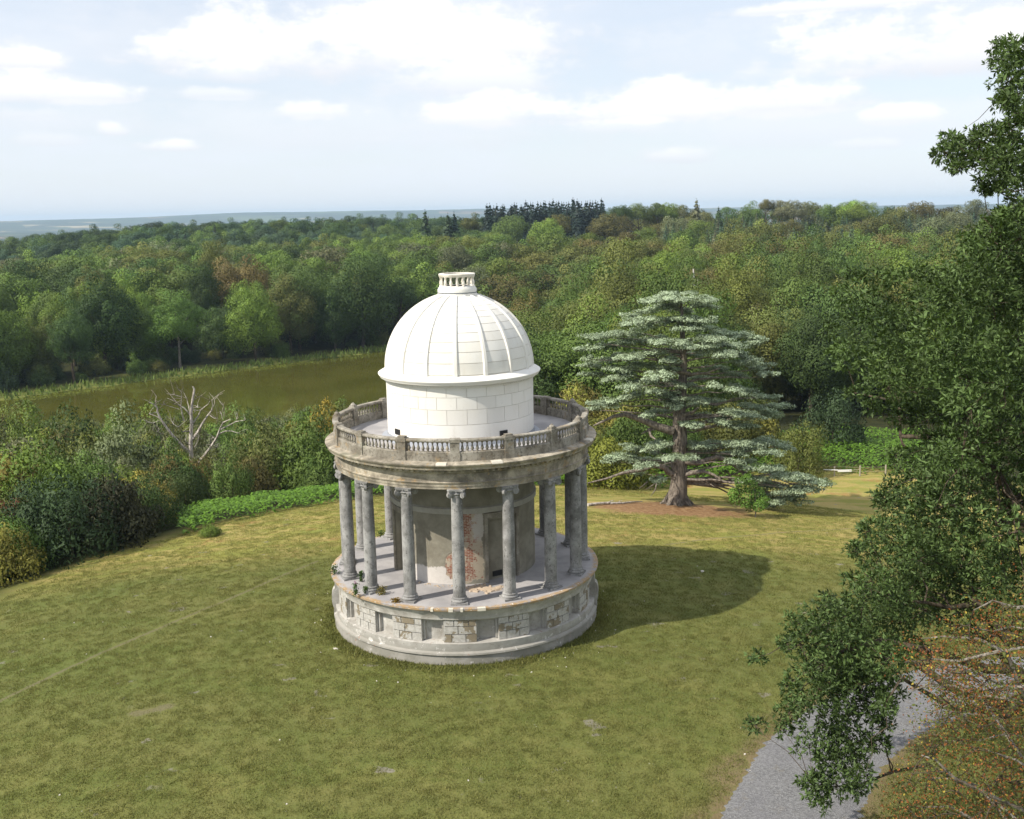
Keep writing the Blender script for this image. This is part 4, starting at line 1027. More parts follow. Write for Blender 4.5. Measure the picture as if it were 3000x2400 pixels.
def visible_scores(L):
    """how much of each plant shows above the nearer ones (render pixels squared)"""
    L.sort(key=lambda p: p['d']); buf = np.full(3400, 1e9)
    for p in L:
        w = p['rad'] if p['kind'] in ('broad', 'far', 'bush') else p['h'] * .2
        s = FPX / p['d']; top = proj((p['x'], p['y'], p['z'] + p['h'])); bot = proj((p['x'], p['y'], p['z']))
        i0, i1 = int(top[0] - w * s * .8) + 200, int(top[0] + w * s * .8) + 200
        if i1 < 0 or i0 > 3399: p['score'] = -1; continue
        i0, i1 = max(0, i0), min(3399, i1) + 1
        xs = (np.arange(i0, i1) - 200 - top[0]) / (w * s)
        prof = top[1] + (bot[1] - top[1]) * (.45 * xs ** 2 if p['kind'] in ('broad', 'far', 'bush') else .9 * np.abs(xs))
        vis = np.clip(np.minimum(buf[i0:i1], bot[1]) - prof, 0, None); p['score'] = float(vis.sum()) * .1165; p['px'] = top[0]; p['py'] = top[1]
        p['gap'] = float((prof - buf[i0:i1]).min())
        buf[i0:i1] = np.minimum(buf[i0:i1], prof + 1.5)
    return L
ALL = visible_scores(forest() + scrub())
MASS = []
def settle():
    quota = dict(tree=285, shrub=230, conifer=150)
    seen = [p for p in ALL if p['score'] > 2.0 and -60 < p.get('px', -999) < 3060]
    seen.sort(key=lambda p: -p['score'])
    keep = []
    for p in seen:
        k = KIND_CAT[p['kind']]
        if p['place'] in ('firs', 'skyline') or quota[k] > 0: keep.append(p); quota[k] -= (p['place'] not in ('firs', 'skyline'))
    ids = set(map(id, keep))
    for p in ALL:
        if id(p) not in ids and p['score'] >= 0 and (p['score'] > 0 or p['gap'] < 14): MASS.append(p)
    def place(p):
        if p['place'] == 'firs': return 'in the dark stand on the skyline', 'dark fir stand on the skyline'
        if p['place'] == 'skyline': return 'standing up on the skyline', 'trees standing up on the skyline'
        if p['place'] == 'scrub': return ('beside the bracken below the lawn' if p['d'] < 112 else 'on the near shore of the lake'), 'scrub between lawn and lake'
        if p['place'] == 'bank': return 'under the trees of the far bank', 'shrubs along the far lake bank'
        if p['place'] == 'scrub2': return 'in the thicket behind the cedar', 'thicket behind the cedar'
        if p['px'] < 1340:
            if p['d'] < 345: return 'on the far bank of the lake', 'trees on the far lake bank'
            if p['d'] < 560: return 'in the wood behind the lake', 'trees in the wood behind the lake'
            return 'on the distant ridge beyond the lake', 'trees on the distant ridge'
        if p['d'] < 175: return 'at the wood edge behind the cedar', 'trees at the wood edge behind the cedar'
        if p['d'] < 330: return 'on the wooded slope behind the cedar', 'trees on the wooded slope'
        return 'high on the wooded hill', 'trees high on the wooded hill'
    from collections import defaultdict
    G = defaultdict(list)
    for p in keep: G[(place(p), KIND_WORD[p['kind']], WORDS[p['t']])].append(p)
    for (pl, kw, cw), L in G.items():
        L.sort(key=lambda p: p['px']); n = len(L)
        for i, p in enumerate(L):
            lab = f'{cw} {kw} {pl[0]}'
            if n > 1: lab += f', {ordinal(i + 1)} from the left' if i < n - 1 else ', rightmost of its colour'
            realise(p, lab, pl[1])
settle()

# ---- the rest of the wood as one mass
def instancer(name, pts, sources, mat_tint=True):
    """one object whose modifier sets plant meshes on points; pts: list of (x,y,z,(sx,sy,sz),rot,index,tint)"""
    n = len(pts); me = bpy.data.meshes.new(name); me.vertices.add(n)
    me.vertices.foreach_set('co', np.array([p[0:3] for p in pts], np.float32).ravel())
    a = me.attributes.new('iscale', 'FLOAT_VECTOR', 'POINT'); a.data.foreach_set('vector', np.array([p[3] for p in pts], np.float32).ravel())
    a = me.attributes.new('irot', 'FLOAT', 'POINT'); a.data.foreach_set('value', np.array([p[4] for p in pts], np.float32))
    a = me.attributes.new('iidx', 'INT', 'POINT'); a.data.foreach_set('value', np.array([p[5] for p in pts], np.int32))
    a = me.attributes.new('tint', 'FLOAT_VECTOR', 'POINT'); a.data.foreach_set('vector', np.array([p[6] for p in pts], np.float32).ravel())
    o = bpy.data.objects.new(name, me); COL.objects.link(o)
    ng = bpy.data.node_groups.new(name, 'GeometryNodeTree')
    ng.interface.new_socket('Geometry', in_out='INPUT', socket_type='NodeSocketGeometry'); ng.interface.new_socket('Geometry', in_out='OUTPUT', socket_type='NodeSocketGeometry')
    N, Lk = ng.nodes, ng.links; gi = N.new('NodeGroupInput'); go = N.new('NodeGroupOutput'); iop = N.new('GeometryNodeInstanceOnPoints')
    jn = N.new('GeometryNodeGeometryToInstance') if len(sources) == 1 else None
    if jn is None: jn = N.new('GeometryNodeGeometryToInstance'); N.remove(jn); jn = N.new('GeometryNodeJoinGeometry')
    for so_ in reversed(sources):
        oi = N.new('GeometryNodeObjectInfo'); oi.transform_space = 'ORIGINAL'; oi.inputs['Object'].default_value = so_; oi.inputs['As Instance'].default_value = True
        Lk.new(oi.outputs['Geometry'], jn.inputs[0])
    def na(nm, dt):
        q = N.new('GeometryNodeInputNamedAttribute'); q.data_type = dt; q.inputs['Name'].default_value = nm; return q.outputs['Attribute']
    cr = N.new('ShaderNodeCombineXYZ'); Lk.new(na('irot', 'FLOAT'), cr.inputs['Z'])
    Lk.new(gi.outputs[0], iop.inputs['Points']); Lk.new(jn.outputs[0], iop.inputs['Instance'])
    iop.inputs['Pick Instance'].default_value = len(sources) > 1; Lk.new(na('iidx', 'INT'), iop.inputs['Instance Index'])
    Lk.new(cr.outputs[0], iop.inputs['Rotation']); Lk.new(na('iscale', 'FLOAT_VECTOR'), iop.inputs['Scale'])
    Lk.new(iop.outputs[0], go.inputs[0])
    md = o.modifiers.new('plants', 'NODES'); md.node_group = ng
    return o
def first_user(me):
    for o in COL.objects:
        if o.data is me: return o
def mass():
    meshes = BROAD + BROAD_FAR + BUSH + SPRUCE + FIR + LARCH
    src = []; index = {}
    for m in meshes:
        o = first_user(m)
        if o is None: continue
        index[m] = len(src); src.append(o)
    pts = []
    for p in MASS:
        m, _ = plant_meshes(p)
        if m not in index: continue
        dz, sc = crown_xform(p); pts.append((p['x'], p['y'], p['z'] + dz, sc, p['rot'], index[m], p['tint']))
    o = instancer('woodland', pts, src)
    tag(o, 'unbroken mass of treetops filling the woods beyond the separate trees', 'woodland', kind='stuff')
mass()
print('things planted', len([o for o in COL.objects if o.parent is None]), 'mass', len(MASS))

# ------------------------------------------------------------------ cedar of the lawn
def mesh_obj(name, mb, mat, parent, smooth=50):
    me = mb.mesh(name, smooth); return link(name, me, mat, parent)
def bent(a, b, r, sag=0.0, n=5, wig=.06):
    a = np.asarray(a, float); b = np.asarray(b, float); L = np.linalg.norm(b - a); P = []
    for i in range(n + 1):
        f = i / n; p = a * (1 - f) + b * f; p = p + r.normal(0, wig * L * .35, 3) * (0 < i < n) + np.array([0, 0, sag * L * 4 * f * (1 - f)]); P.append(p)
    return P
def z3(x, y): return 1600 + x / 2.1567, 800 + y / 2.1567
def build_cedar():
    r = np.random.default_rng(9); B = hit(1983, 1478); Y0 = B[1]
    T = empty('cedar_tree', tuple(B), 0, 'great cedar with flat tiers of pale blue-green needles behind the temple', 'cedar tree')
    def loc(x, y, dy=0.0): px, py = z3(x, y); return at_y(px, py, Y0 + dy) - B
    tb = MB()
    fl = [(0, 0, -.5), (0, 0, .15), loc(838, 1330), loc(840, 1200), loc(850, 1050), loc(848, 880), loc(862, 700), loc(868, 560), loc(862, 400), loc(858, 250), loc(850, 140)]
    tb.tube(fl, [1.15, .82, .66, .62, .52, .42, .34, .27, .19, .11, .05], 12)
    for k in range(7):     # root flare
        a = k * 2 * PI / 7 + .3; tb.tube([(0.35 * math.cos(a), .35 * math.sin(a), .9), (.8 * math.cos(a), .8 * math.sin(a), .25), (1.5 * math.cos(a), 1.5 * math.sin(a), -.25)], [.34, .26, .08], 6)
    fork = loc(800, 1010); tb.tube([loc(838, 1120), loc(825, 1000), loc(822, 900), loc(812, 800)], [.42, .34, .26, .16], 9)
    mesh_obj('trunk', tb, mat_bark('cedar_bark', (.075, .064, .054), (.25, .215, .18)), T)
    LB = mat_bark('cedar_limb_bark', (.10, .085, .07), (.29, .25, .21))
    # pads: zoom x, zoom y, half width, depth bias (-1 near .. 1 far)
    pads = [(800, 138, 170), (700, 165, 110), (930, 170, 140), (1000, 205, 90), (720, 215, 120), (860, 240, 90),
            (600, 300, 120), (540, 268, 60), (760, 300, 110), (930, 292, 120), (1000, 300, 60),
            (330, 398, 120), (470, 385, 120), (640, 330, 110), (880, 345, 120), (1120, 372, 130), (1290, 400, 100),
            (280, 468, 80), (420, 455, 110), (560, 430, 120), (760, 435, 130), (960, 460, 130), (1150, 450, 120), (1300, 440, 80), (1060, 410, 110),
            (420, 540, 130), (580, 520, 130), (720, 495, 130), (900, 512, 120), (1080, 500, 120), (1240, 520, 90), (270, 540, 40),
            (320, 590, 90), (480, 600, 120), (640, 590, 120), (800, 550, 90), (1060, 600, 80), (1380, 590, 80), (1400, 640, 60), (1280, 560, 90),
            (300, 640, 80), (450, 655, 110), (600, 690, 110), (780, 600, 80), (860, 705, 100), (540, 720, 80), (700, 650, 100), (980, 660, 90), (1180, 640, 90),
            (680, 745, 90), (880, 785, 120), (1030, 800, 100), (760, 700, 80), (1250, 740, 110), (1120, 720, 90), (1380, 780, 70),
            (460, 800, 110), (360, 830, 90), (270, 862, 60), (560, 770, 80), (700, 880, 80), (640, 900, 60), (850, 840, 90),
            (1200, 880, 110), (1350, 850, 110), (1480, 840, 80), (1280, 900, 110), (1240, 965, 100), (1420, 900, 80), (1000, 900, 80), (1100, 940, 80), (900, 960, 80),
            (700, 1090, 100), (600, 1110, 110), (470, 1150, 100), (560, 1175, 100), (700, 1180, 120), (420, 1185, 60), (860, 1165, 110), (960, 1090, 110), (1000, 1140, 90), (820, 1090, 80), (1090, 1080, 100), (1200, 1070, 110), (1320, 1090, 110), (1450, 1070, 110), (1530, 1100, 60), (1170, 1145, 90), (1270, 1130, 90), (1400, 1130, 90), (1240, 1190, 80), (640, 1220, 80), (560, 1260, 60), (720, 1300, 60),
            (1380, 1230, 100), (1480, 1270, 110), (1580, 1290, 100), (1680, 1320, 90), (1760, 1328, 50), (1460, 1340, 110), (1560, 1370, 100), (1400, 1400, 80), (1480, 1430, 100), (1580, 1420, 80), (1420, 1460, 60), (1330, 1300, 80), (1640, 1360, 80)]
    V = []; Q = []; A = []; NN = []; nb = 0; k_px = 2.1567 * FPX / (Y0 - CAM[1])
    limb = MB()
    extra = [(x + r.normal(0, 70), y + r.normal(0, 22), hw * r.uniform(.6, .9)) for (x, y, hw) in pads for _ in range(1) if r.random() < .45 and (120 < y < 1000 or 1060 < y < 1200)]
    extra = [e for e in extra if abs(e[0] - 850) < 120 + (e[1] - 100) * 1.35 or e[1] > 400]
    for (x, y, hw) in pads + extra[::4]:
        w = hw / k_px * (1.3 if (y > 1200 and x > 1300) else 1.12); spread = min(4.6, 1.0 + (y - 100) / 220.0)
        dy = r.uniform(-1, .75) * spread * (1.0 if abs(x - 860) < 350 else .45)
        if y > 1150 and x > 1300: dy = r.uniform(-2.2, .8)
        c = loc(x, y, dy)
        lobes = max(4, int(5 + w * 5)); od = math.atan2(c[1], c[0] + 1e-6); tilt = r.normal(-.04, .07)
        for j in range(lobes):
            a = r.uniform(0, 2 * PI); q = math.sqrt(r.random()); lx, ly = c[0] + w * .85 * q * math.cos(a), c[1] + w * .6 * q * math.sin(a)
            lr = w * r.uniform(.16, .34) + .10; n = int(150 * (lr / .6) ** 1.6) + 30
            u = np.sqrt(r.random(n)); th = r.uniform(0, 2 * PI, n); st_ = r.uniform(1.0, 2.0); o2 = od + r.normal(0, .5)
            ex = lr * u * np.cos(th) * st_; ey = lr * u * np.sin(th) / math.sqrt(st_)
            px_ = lx + ex * math.cos(o2) - ey * math.sin(o2); py_ = ly + ex * math.sin(o2) + ey * math.cos(o2)
            lift = r.normal(0, .06) + tilt * (math.hypot(lx, ly) - math.hypot(c[0], c[1])) * 2
            pz = c[2] + lift + .09 * (1 - u ** 2) * r.uniform(.4, 1.3) + r.normal(0, .05, n)
            dm = np.stack([ex * math.cos(o2) - ey * math.sin(o2), ex * math.sin(o2) + ey * math.cos(o2), np.full(n, lr * 1.5)], -1)
            nr = unit(dm) + r.normal(size=(n, 3)) * .45
            v, qd = leaf_quads(np.stack([px_, py_, pz], -1), nr, r.uniform(.045, .105, n), .5, r, .15)
            V.append(v); Q.append(qd + nb); nb += len(v); A.append(np.repeat(np.clip(r.random() * .35 + .65 * r.random(n), 0, 1), 4)); NN.append(np.repeat(unit(unit(dm) + unit(nr) * .5), 4, axis=0))
            # hanging fringe beneath
            m_ = n // 5; th = r.uniform(0, 2 * PI, m_); px_ = lx + lr * np.cos(th) * r.uniform(.3, 1.1, m_); py_ = ly + lr * np.sin(th) * r.uniform(.3, 1.1, m_); rn = r.normal(size=(m_, 3))
            v, qd = leaf_quads(np.stack([px_, py_, c[2] + lift - .10 + r.normal(0, .07, m_)], -1), rn, .09, .4, r, .1)
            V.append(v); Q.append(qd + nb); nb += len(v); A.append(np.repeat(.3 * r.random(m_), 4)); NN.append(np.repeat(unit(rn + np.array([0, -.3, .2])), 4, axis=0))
        # bough from the stem
        zt = np.clip(c[2] - .25 * math.hypot(c[0], c[1]) * .3 - .2, 1.8, 15); fz = np.interp(zt, [p[2] for p in fl], np.arange(len(fl)))
        st = np.array([np.interp(zt, [p[2] for p in fl], [p[i] for p in fl]) for i in range(3)]); L = np.linalg.norm(c - st)
        rad = .02 + .008 * L; limb.tube(bent(st, c - np.array([0, 0, .08]), r, .02), [rad * f for f in (1.3, 1.05, .85, .65, .45, .22)], 5)
    ob = link('limbs', limb.mesh('limbs', 60), LB, T); ob['kind'] = 'stuff'
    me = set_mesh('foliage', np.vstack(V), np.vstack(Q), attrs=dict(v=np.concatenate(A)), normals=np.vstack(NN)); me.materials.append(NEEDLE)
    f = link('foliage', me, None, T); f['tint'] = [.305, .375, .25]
    # the bare limbs that show
    for pts, rad in (([(800, 1000), (700, 970), (600, 925), (500, 893), (430, 905), (300, 965)], [.34, .30, .24, .19, .13, .06]),
                     ([(720, 975), (650, 990), (660, 1030), (690, 1050)], [.18, .15, .10, .06]), ([(650, 992), (615, 1010), (605, 1015)], [.08, .05, .03]),
                     ([(790, 1270), (740, 1225), (680, 1215), (600, 1245), (480, 1265), (380, 1300), (262, 1328)], [.26, .22, .18, .14, .11, .08, .04]),
                     ([(860, 1280), (930, 1262), (1000, 1255), (1060, 1275), (1110, 1310)], [.2, .16, .13, .1, .05]), ([(880, 1300), (960, 1310), (1040, 1305), (1110, 1312)], [.13, .1, .08, .04]),
                     ([(1000, 1310), (1040, 1335), (1070, 1355)], [.06, .04, .02]), ([(870, 1190), (960, 1200), (1080, 1160), (1200, 1200), (1260, 1290)], [.26, .22, .18, .14, .08]), ([(1180, 1210), (1250, 1260), (1330, 1290)], [.14, .1, .05]),
                     ([(690, 1330), (660, 1350), (630, 1368)], [.05, .04, .02]), ([(700, 1320), (690, 1370), (660, 1412)], [.06, .05, .02]), ([(640, 1320), (610, 1345), (590, 1360)], [.05, .035, .02]),
                     ([(840, 620), (920, 640), (1020, 630), (1100, 600)], [.16, .12, .08, .04]), ([(850, 900), (930, 880), (960, 850)], [.16, .12, .06]), ([(1040, 975), (1120, 940), (1200, 900)], [.12, .08, .05]), ([(860, 960), (960, 985), (1040, 970)], [.2, .16, .12])):
        dy = -1.2; P = [loc(x, y, dy * i / (len(pts) - 1) - .25) for i, (x, y) in enumerate(pts)]
        link('limb', MB().tube(P, rad, 8).mesh('limb', 60), LB, T)
    return B
CEDAR = build_cedar()

# sapling beside the cedar
def sapling():
    r = np.random.default_rng(4); B = hit(*z3(1322, 1550)); T = empty('sapling', tuple(B), 0, 'small bright green sapling under the cedar boughs', 'sapling')
    k = FPX / (B[1] - CAM[1]) * 2.1567
    link('trunk', MB().tube([(0, 0, -.1), (.02, 0, .8), (-.1, 0, 2.2)], [.05, .045, .03], 6).mesh('trunk', 60), BARK_GREY, T)
    C = []
    for (x, y) in ((1230, 1370), (1280, 1400), (1320, 1440), (1350, 1470), (1200, 1430), (1260, 1460), (1300, 1340), (1230, 1320), (1340, 1390), (1380, 1440), (1290, 1480), (1180, 1390), (1270, 1300)): 
        px, py = z3(x, y); C.append(at_y(px, py, B[1] + r.uniform(-.5, .5)) - B)
    v, q, a, nn = clumps(np.array(C), r.uniform(.35, .5, len(C)), 260, .075, r, .9, .7)
    me = set_mesh('crown', v, q, attrs=dict(v=a), normals=nn); me.materials.append(LEAF); c = link('crown', me, None, T); c['tint'] = [.11, .20, .035]
sapling()

# ------------------------------------------------------------------ near oak, filling the picture's edge
def in_poly(px, py, P):
    return poly_sd(np.array([px]), np.array([py]), P)[0] < 0
OAKP = np.array([(2156, 70), (2105, 95), (2100, 170), (2125, 250), (2060, 262), (1990, 300), (1968, 325), (2010, 350), (2060, 375), (2075, 400), (2120, 410), (2135, 440), (2070, 455), (2010, 530), (1990, 560), (1940, 555), (1890, 570), (1850, 560), (1790, 575), (1748, 610),
                 (1735, 680), (1752, 760), (1790, 850), (1860, 870), (1885, 930), (1868, 990), (1835, 1075), (1800, 1120), (1790, 1145), (1815, 1200), (1740, 1245), (1692, 1230), (1700, 1270), (1640, 1300), (1655, 1345), (1595, 1350), (1585, 1385), (1640, 1400), (1660, 1450), (1630, 1490), (1585, 1520), (1590, 1550), (1640, 1540),
                 (1650, 1600), (1690, 1600), (1680, 1680), (1760, 1700), (1840, 1660), (1880, 1540), (1890, 1440), (1960, 1380), (2060, 1330), (2156, 1330)], float)
OAK_HOLES = [(2020, 545, 60, 30), (1870, 612, 45, 22), (1790, 790, 50, 28), (1960, 800, 26, 18), (2090, 250, 26, 24), (2105, 425, 40, 10), (2120, 880, 40, 22), (1900, 985, 22, 30), (2060, 500, 16, 30), (1830, 720, 22, 16), (1960, 690, 24, 14), (1900, 1180, 26, 16), (1780, 1330, 24, 14), (2040, 1090, 28, 16), (1990, 910, 22, 14), (1860, 1420, 20, 16), (1760, 1480, 20, 16), (2060, 760, 20, 16)]
def build_oak():
    r = np.random.default_rng(21); td = 36.0; tb = at_d(3230, 1500, td); bx, by = tb[0], tb[1]; bz = hz(bx, by)
    T = empty('oak_tree', (bx, by, bz), 0, 'big dark green oak reaching over the gravel path, nearest tree to the camera', 'oak tree')
    O = np.array([bx, by, bz]); blobs = []; tries = 0; P = OAKP * 1.39147
    pts2 = []
    while len(pts2) < 205 and tries < 40000:
        tries += 1; x, y = r.uniform(2190, 3140), r.uniform(90, 2370)
        xx = min(x, 2995)
        if not in_poly(xx, y, P): continue
        e = -poly_sd(np.array([xx]), np.array([y]), P)[0]
        if any(((x / 1.39147 - hx) / ha) ** 2 + ((y / 1.39147 - hy) / hb) ** 2 < 1 for hx, hy, ha, hb in OAK_HOLES): continue
        layer = r.random()
        md = 54 if layer < .6 else 62
        if any((x - a) ** 2 + (y - b) ** 2 < md ** 2 and abs(l - layer) < .6 for a, b, l in pts2): continue
        pts2.append((x, y, layer)); f = np.clip((3230 - x) / 1000, 0, 1)
        bulge = 6.5 * math.sqrt(max(0, 1 - f ** 2))
        d = td - (layer - .45) * 2 * bulge - 2.5 * ss(y, 1500, 2300) * f
        if y > 1900: d = min(d, 33.0 - 2.2 * (y - 1900) / 470)
        p = at_d(x, y, d); 
        rad = np.clip(e * d / FPX * 1.05, .30, r.uniform(.65, 1.08))
        if p[2] < hz(p[0], p[1]) + .5 + rad * .5: continue
        blobs.append((p - O, rad))
    for (x, y, rad) in ((2140, 105, .55), (2118, 130, .5), (2150, 150, .7), (2120, 175, .45), (2145, 200, .6), (2118, 212, .3), (2145, 240, .4), (2138, 275, .6), (2100, 285, .5), (2075, 300, .45), (2050, 305, .4), (2020, 312, .4), (1995, 322, .35), (1975, 328, .25), (2030, 335, .35),
                        (2060, 335, .4), (2090, 335, .5), (2120, 330, .7), (2150, 320, .8), (2140, 365, .6), (2110, 370, .45), (2085, 385, .35), (2070, 400, .25), (2020, 352, .22), (2150, 400, .5), (2145, 440, .5), (2150, 480, .7), (2120, 470, .6), (2090, 480, .5), (2075, 520, .5), (2110, 520, .8), (2145, 530, .9),
                        (2090, 570, .8), (2060, 590, .7), (2130, 590, 1.0), (2030, 620, .8), (2000, 600, .5), (2090, 640, 1.0), (2150, 650, 1.0)):
        blobs.append((at_d(x * 1.39147, y * 1.39147, td + r.uniform(-2.5, 1.0)) - O, rad * .95))
    # the crown goes on outside the picture
    for _ in range(210):
        a = r.uniform(-3.1, 3.1); u = r.uniform(.2, 1); zz = r.uniform(4, 26); R_ = 9.5 * math.sqrt(max(.05, 1 - ((zz - 12) / 15) ** 2)) * u
        p = np.array([R_ * math.cos(a) + 1.0, R_ * math.sin(a), zz])
        if proj(p + O)[0] < 3070: continue
        blobs.append((p, r.uniform(.9, 1.4)))
    ON = []; LV, LQ, LA, nb = [], [], [], 0; twig = MB(); vis = 0
    for i, (c, rad) in enumerate(blobs):
        inframe = proj(c + O)[0] < 3080
        ns = int((155 if inframe else 50) * (rad / .9) ** 2) + 14
        dirs = unit(r.normal(size=(ns, 3)) + np.array([0, 0, .25])); rr = rad * r.uniform(.25, 1.08, ns) ** .6
        tips = c + dirs * rr[:, None] * np.array([1.15, 1.15, .8]); axis = unit(dirs + r.normal(size=(ns, 3)) * .5 + np.array([-.1, 0, -.05]))
        m_ = 7 if inframe else 5
        k = np.repeat(np.arange(ns), m_); N = ns * m_
        out = unit(axis[k] * .75 + r.normal(size=(N, 3)) * .75); ln = r.uniform(.05, .105, N) * (1 if inframe else 1.4)
        cen = tips[k] + out * ln[:, None] * 1.1
        nrm = unit(np.cross(out, r.normal(size=(N, 3))) + np.array([0, 0, .5]))
        t = out; n = unit(nrm - t * (nrm * t).sum(1, keepdims=True)); b = np.cross(n, t); w = (ln * .34)[:, None]; L_ = ln[:, None]
        v = np.stack([cen - t * L_, cen - b * w - t * L_ * .1, cen + t * L_ - n * L_ * .2, cen + b * w - t * L_ * .1], 1).reshape(-1, 3); ON.append(np.repeat(unit(n * .8 + dirs[k] * .7), 4, axis=0))
        LV.append(v); LQ.append(np.arange(4 * N).reshape(-1, 4) + nb); nb += 4 * N
        LA.append(np.repeat(np.clip(.3 * r.random() + .7 * r.random(N) ** 1.3, 0, 1), 4))
    me = set_mesh('foliage', np.vstack(LV), np.vstack(LQ), attrs=dict(v=np.concatenate(LA)), normals=np.vstack(ON)); me.materials.append(mat_leaf('oak_leaves', .22, .55, .22, var=(.5, 1.7)))
    f = link('foliage', me, None, T); f['tint'] = [.082, .128, .040]
    tk = MB(); top = 24.5; tk.tube([(0, 0, -.6), (0, 0, .3), (.1, 0, 4), (-.1, .1, 10), (-.25, .1, 16), (-.5, 0, 21), (-.9, -.1, top)], [1.2, .85, .7, .58, .4, .22, .06], 12)
    link('trunk', tk.mesh('trunk', 60), BARK, T)
    # main limbs, each feeding the clumps nearest to it
    heads = []
    cc = np.array([b[0] for b in blobs]); sel = list(range(len(blobs)))
    limbs = MB(); nl = 26; ks = r.choice(len(blobs), nl, replace=False)
    anchors = []
    for k in ks:
        c = cc[k]; z0 = np.clip(c[2] * .62 + .5, 2.2, 21) if c[2] < 17 else c[2] - 2.5; st = np.array([0, 0, z0]); P_ = bent(st, c, r, .06, 7, .10); L = np.linalg.norm(c - st)
        rad0 = (.07 + .018 * L) * (.4 if c[2] > 15 else .45 if c[2] < 6 else .8); link('limb', MB().tube(P_, [rad0 * q for q in (1.3, 1.1, .95, .8, .62, .45, .3, .12)], 7).mesh('limb', 60), BARK, T); anchors += [(p, rad0 * (1 - .8 * i / 7)) for i, p in enumerate(P_)]
    ap = np.array([a[0] for a in anchors])
    for i, (c, rad) in enumerate(blobs):
        j = int(np.argmin(((ap - c) ** 2).sum(1))); L = np.linalg.norm(ap[j] - c)
        if L < .2 or (L > 2.4 and c[2] > 13): continue
        r0 = max(.016, min(anchors[j][1] * .6, .02 + .012 * L))
        limbs.tube(bent(ap[j], c, r, .03, 4, .12), [r0, r0 * .8, r0 * .6, r0 * .4, .008], 5)
        for _ in range(4):
            e = c + unit(r.normal(size=3)) * rad * .9; limbs.tube([c, (c + e) / 2 + r.normal(0, .06, 3), e], [.018, .012, .004], 4)
    o = link('twigs', limbs.mesh('twigs', 60), BARK, T); o['kind'] = 'stuff'
build_oak()

# ------------------------------------------------------------------ hawthorn in the corner
def build_hawthorn():
    r = np.random.default_rng(8); td = 23.0; tb = at_d(3190, 2300, td); bx, by = tb[0], tb[1]; bz = hz(bx, by); O = np.array([bx, by, bz])
    T = empty('hawthorn_tree', (bx, by, bz), 0, 'thin hawthorn with rust-red berries, yellow-green leaves and bare grey twigs', 'hawthorn')
    Pp = np.array([(2170, 1215), (2120, 1255), (2070, 1290), (1990, 1320), (1930, 1345), (1925, 1390), (1965, 1420), (1945, 1480), (1930, 1540), (1930, 1600), (1890, 1650), (1855, 1725), (1850, 1800), (2300, 1800), (2300, 1205)], float) * 1.39147
    tk = MB(); tk.tube([(0, 0, -.4), (.1, 0, 2), (-.2, .1, 5), (-.5, .1, 8), (-.9, .2, 10.2)], [.32, .24, .18, .1, .03], 9); link('trunk', tk.mesh('trunk', 60), BARK_GREY, T)
    # drawn boughs (display px)
    bo = [[(2200, 1355), (2100, 1372), (2020, 1392), (1965, 1388), (1905, 1395)], [(2200, 1490), (2120, 1470), (2060, 1462), (2010, 1480), (1960, 1498)], [(2200, 1440), (2130, 1448), (2080, 1430), (2050, 1415)], [(2180, 1760), (2110, 1700), (2060, 1655), (2010, 1640), (1960, 1638)],
          [(2080, 1760), (2040, 1720), (2000, 1698), (1940, 1700)], [(2200, 1330), (2130, 1320), (2090, 1330), (2050, 1322)], [(2120, 1375), (2060, 1345), (1990, 1340), (1940, 1345)], [(2060, 1655), (2080, 1610), (2110, 1590)], [(2190, 1560), (2120, 1545), (2060, 1560), (1990, 1560)], [(2200, 1640), (2140, 1600), (2080, 1580)],
          [(2060, 1462), (2010, 1445), (1960, 1440), (1920, 1455)], [(2200, 1270), (2140, 1280), (2090, 1265), (2050, 1285)], [(2010, 1640), (1970, 1600), (1940, 1590)]]
    anchors = []; tw = MB()
    for i, b in enumerate(bo):
        d0 = r.uniform(20.5, 25.5); P = [at_d(x * 1.39147, y * 1.39147, d0 + .7 * j * r.uniform(-.5, .5)) - O for j, (x, y) in enumerate(b)]
        st = np.array([-.2, 0, np.clip(P[0][2] - 1.0, 1.5, 9)]); P = [st] + P; n = len(P); rad = np.linspace(.05, .010, n)
        link('bough', MB().tube(P, rad, 6).mesh('bough', 60), BARK_GREY, T)
        for a, c in zip(P[1:-1], P[2:]):
            for f in np.linspace(0, 1, 6): anchors.append(a * (1 - f) + c * f)
    anchors = np.array(anchors)
    # twiglets
    tips = []
    tries = 0
    while len(tips) < 520 and tries < 9000:
        tries += 1; x, y = r.uniform(2570, 3150), r.uniform(1660, 2480)
        if not in_poly(x, y, Pp): continue
        p = at_d(x, y, r.uniform(19.5, 26)) - O; j = int(np.argmin(((anchors - p) ** 2).sum(1))); dl = np.linalg.norm(anchors[j] - p)
        if dl > 2.4: continue
        tips.append(p); tw.tube(bent(anchors[j], p, r, .05, 3, .14), [.014, .010, .007, .003], 4, cap=False)
        anchors = np.vstack([anchors, (anchors[j] * .4 + p * .6)[None]])
    o = link('twigs', tw.mesh('twigs', 60), BARK, T); o['kind'] = 'stuff'
    tips = np.array(tips)
    for nm, tint, n, sz, share in (('green_leaves', [.090, .105, .028], 40, .034, .60), ('yellow_leaves', [.27, .21, .035], 8, .028, .5), ('berries', [.23, .085, .028], 34, .026, .55)):
        sel = tips[r.random(len(tips)) < share]; k = np.repeat(np.arange(len(sel)), n); N = len(k)
        c = sel[k] + r.normal(size=(N, 3)) * np.array([.26, .26, .17]); v, q = leaf_quads(c, r.normal(size=(N, 3)) + np.array([0, 0, .6]), sz * r.uniform(.6, 1.3, N), .62, r, .2)
        me = set_mesh(nm, v, q, attrs=dict(v=np.repeat(r.random(N), 4))); me.materials.append(LEAF); f = link(nm, me, None, T); f['tint'] = tint; f['kind'] = 'stuff'
build_hawthorn()

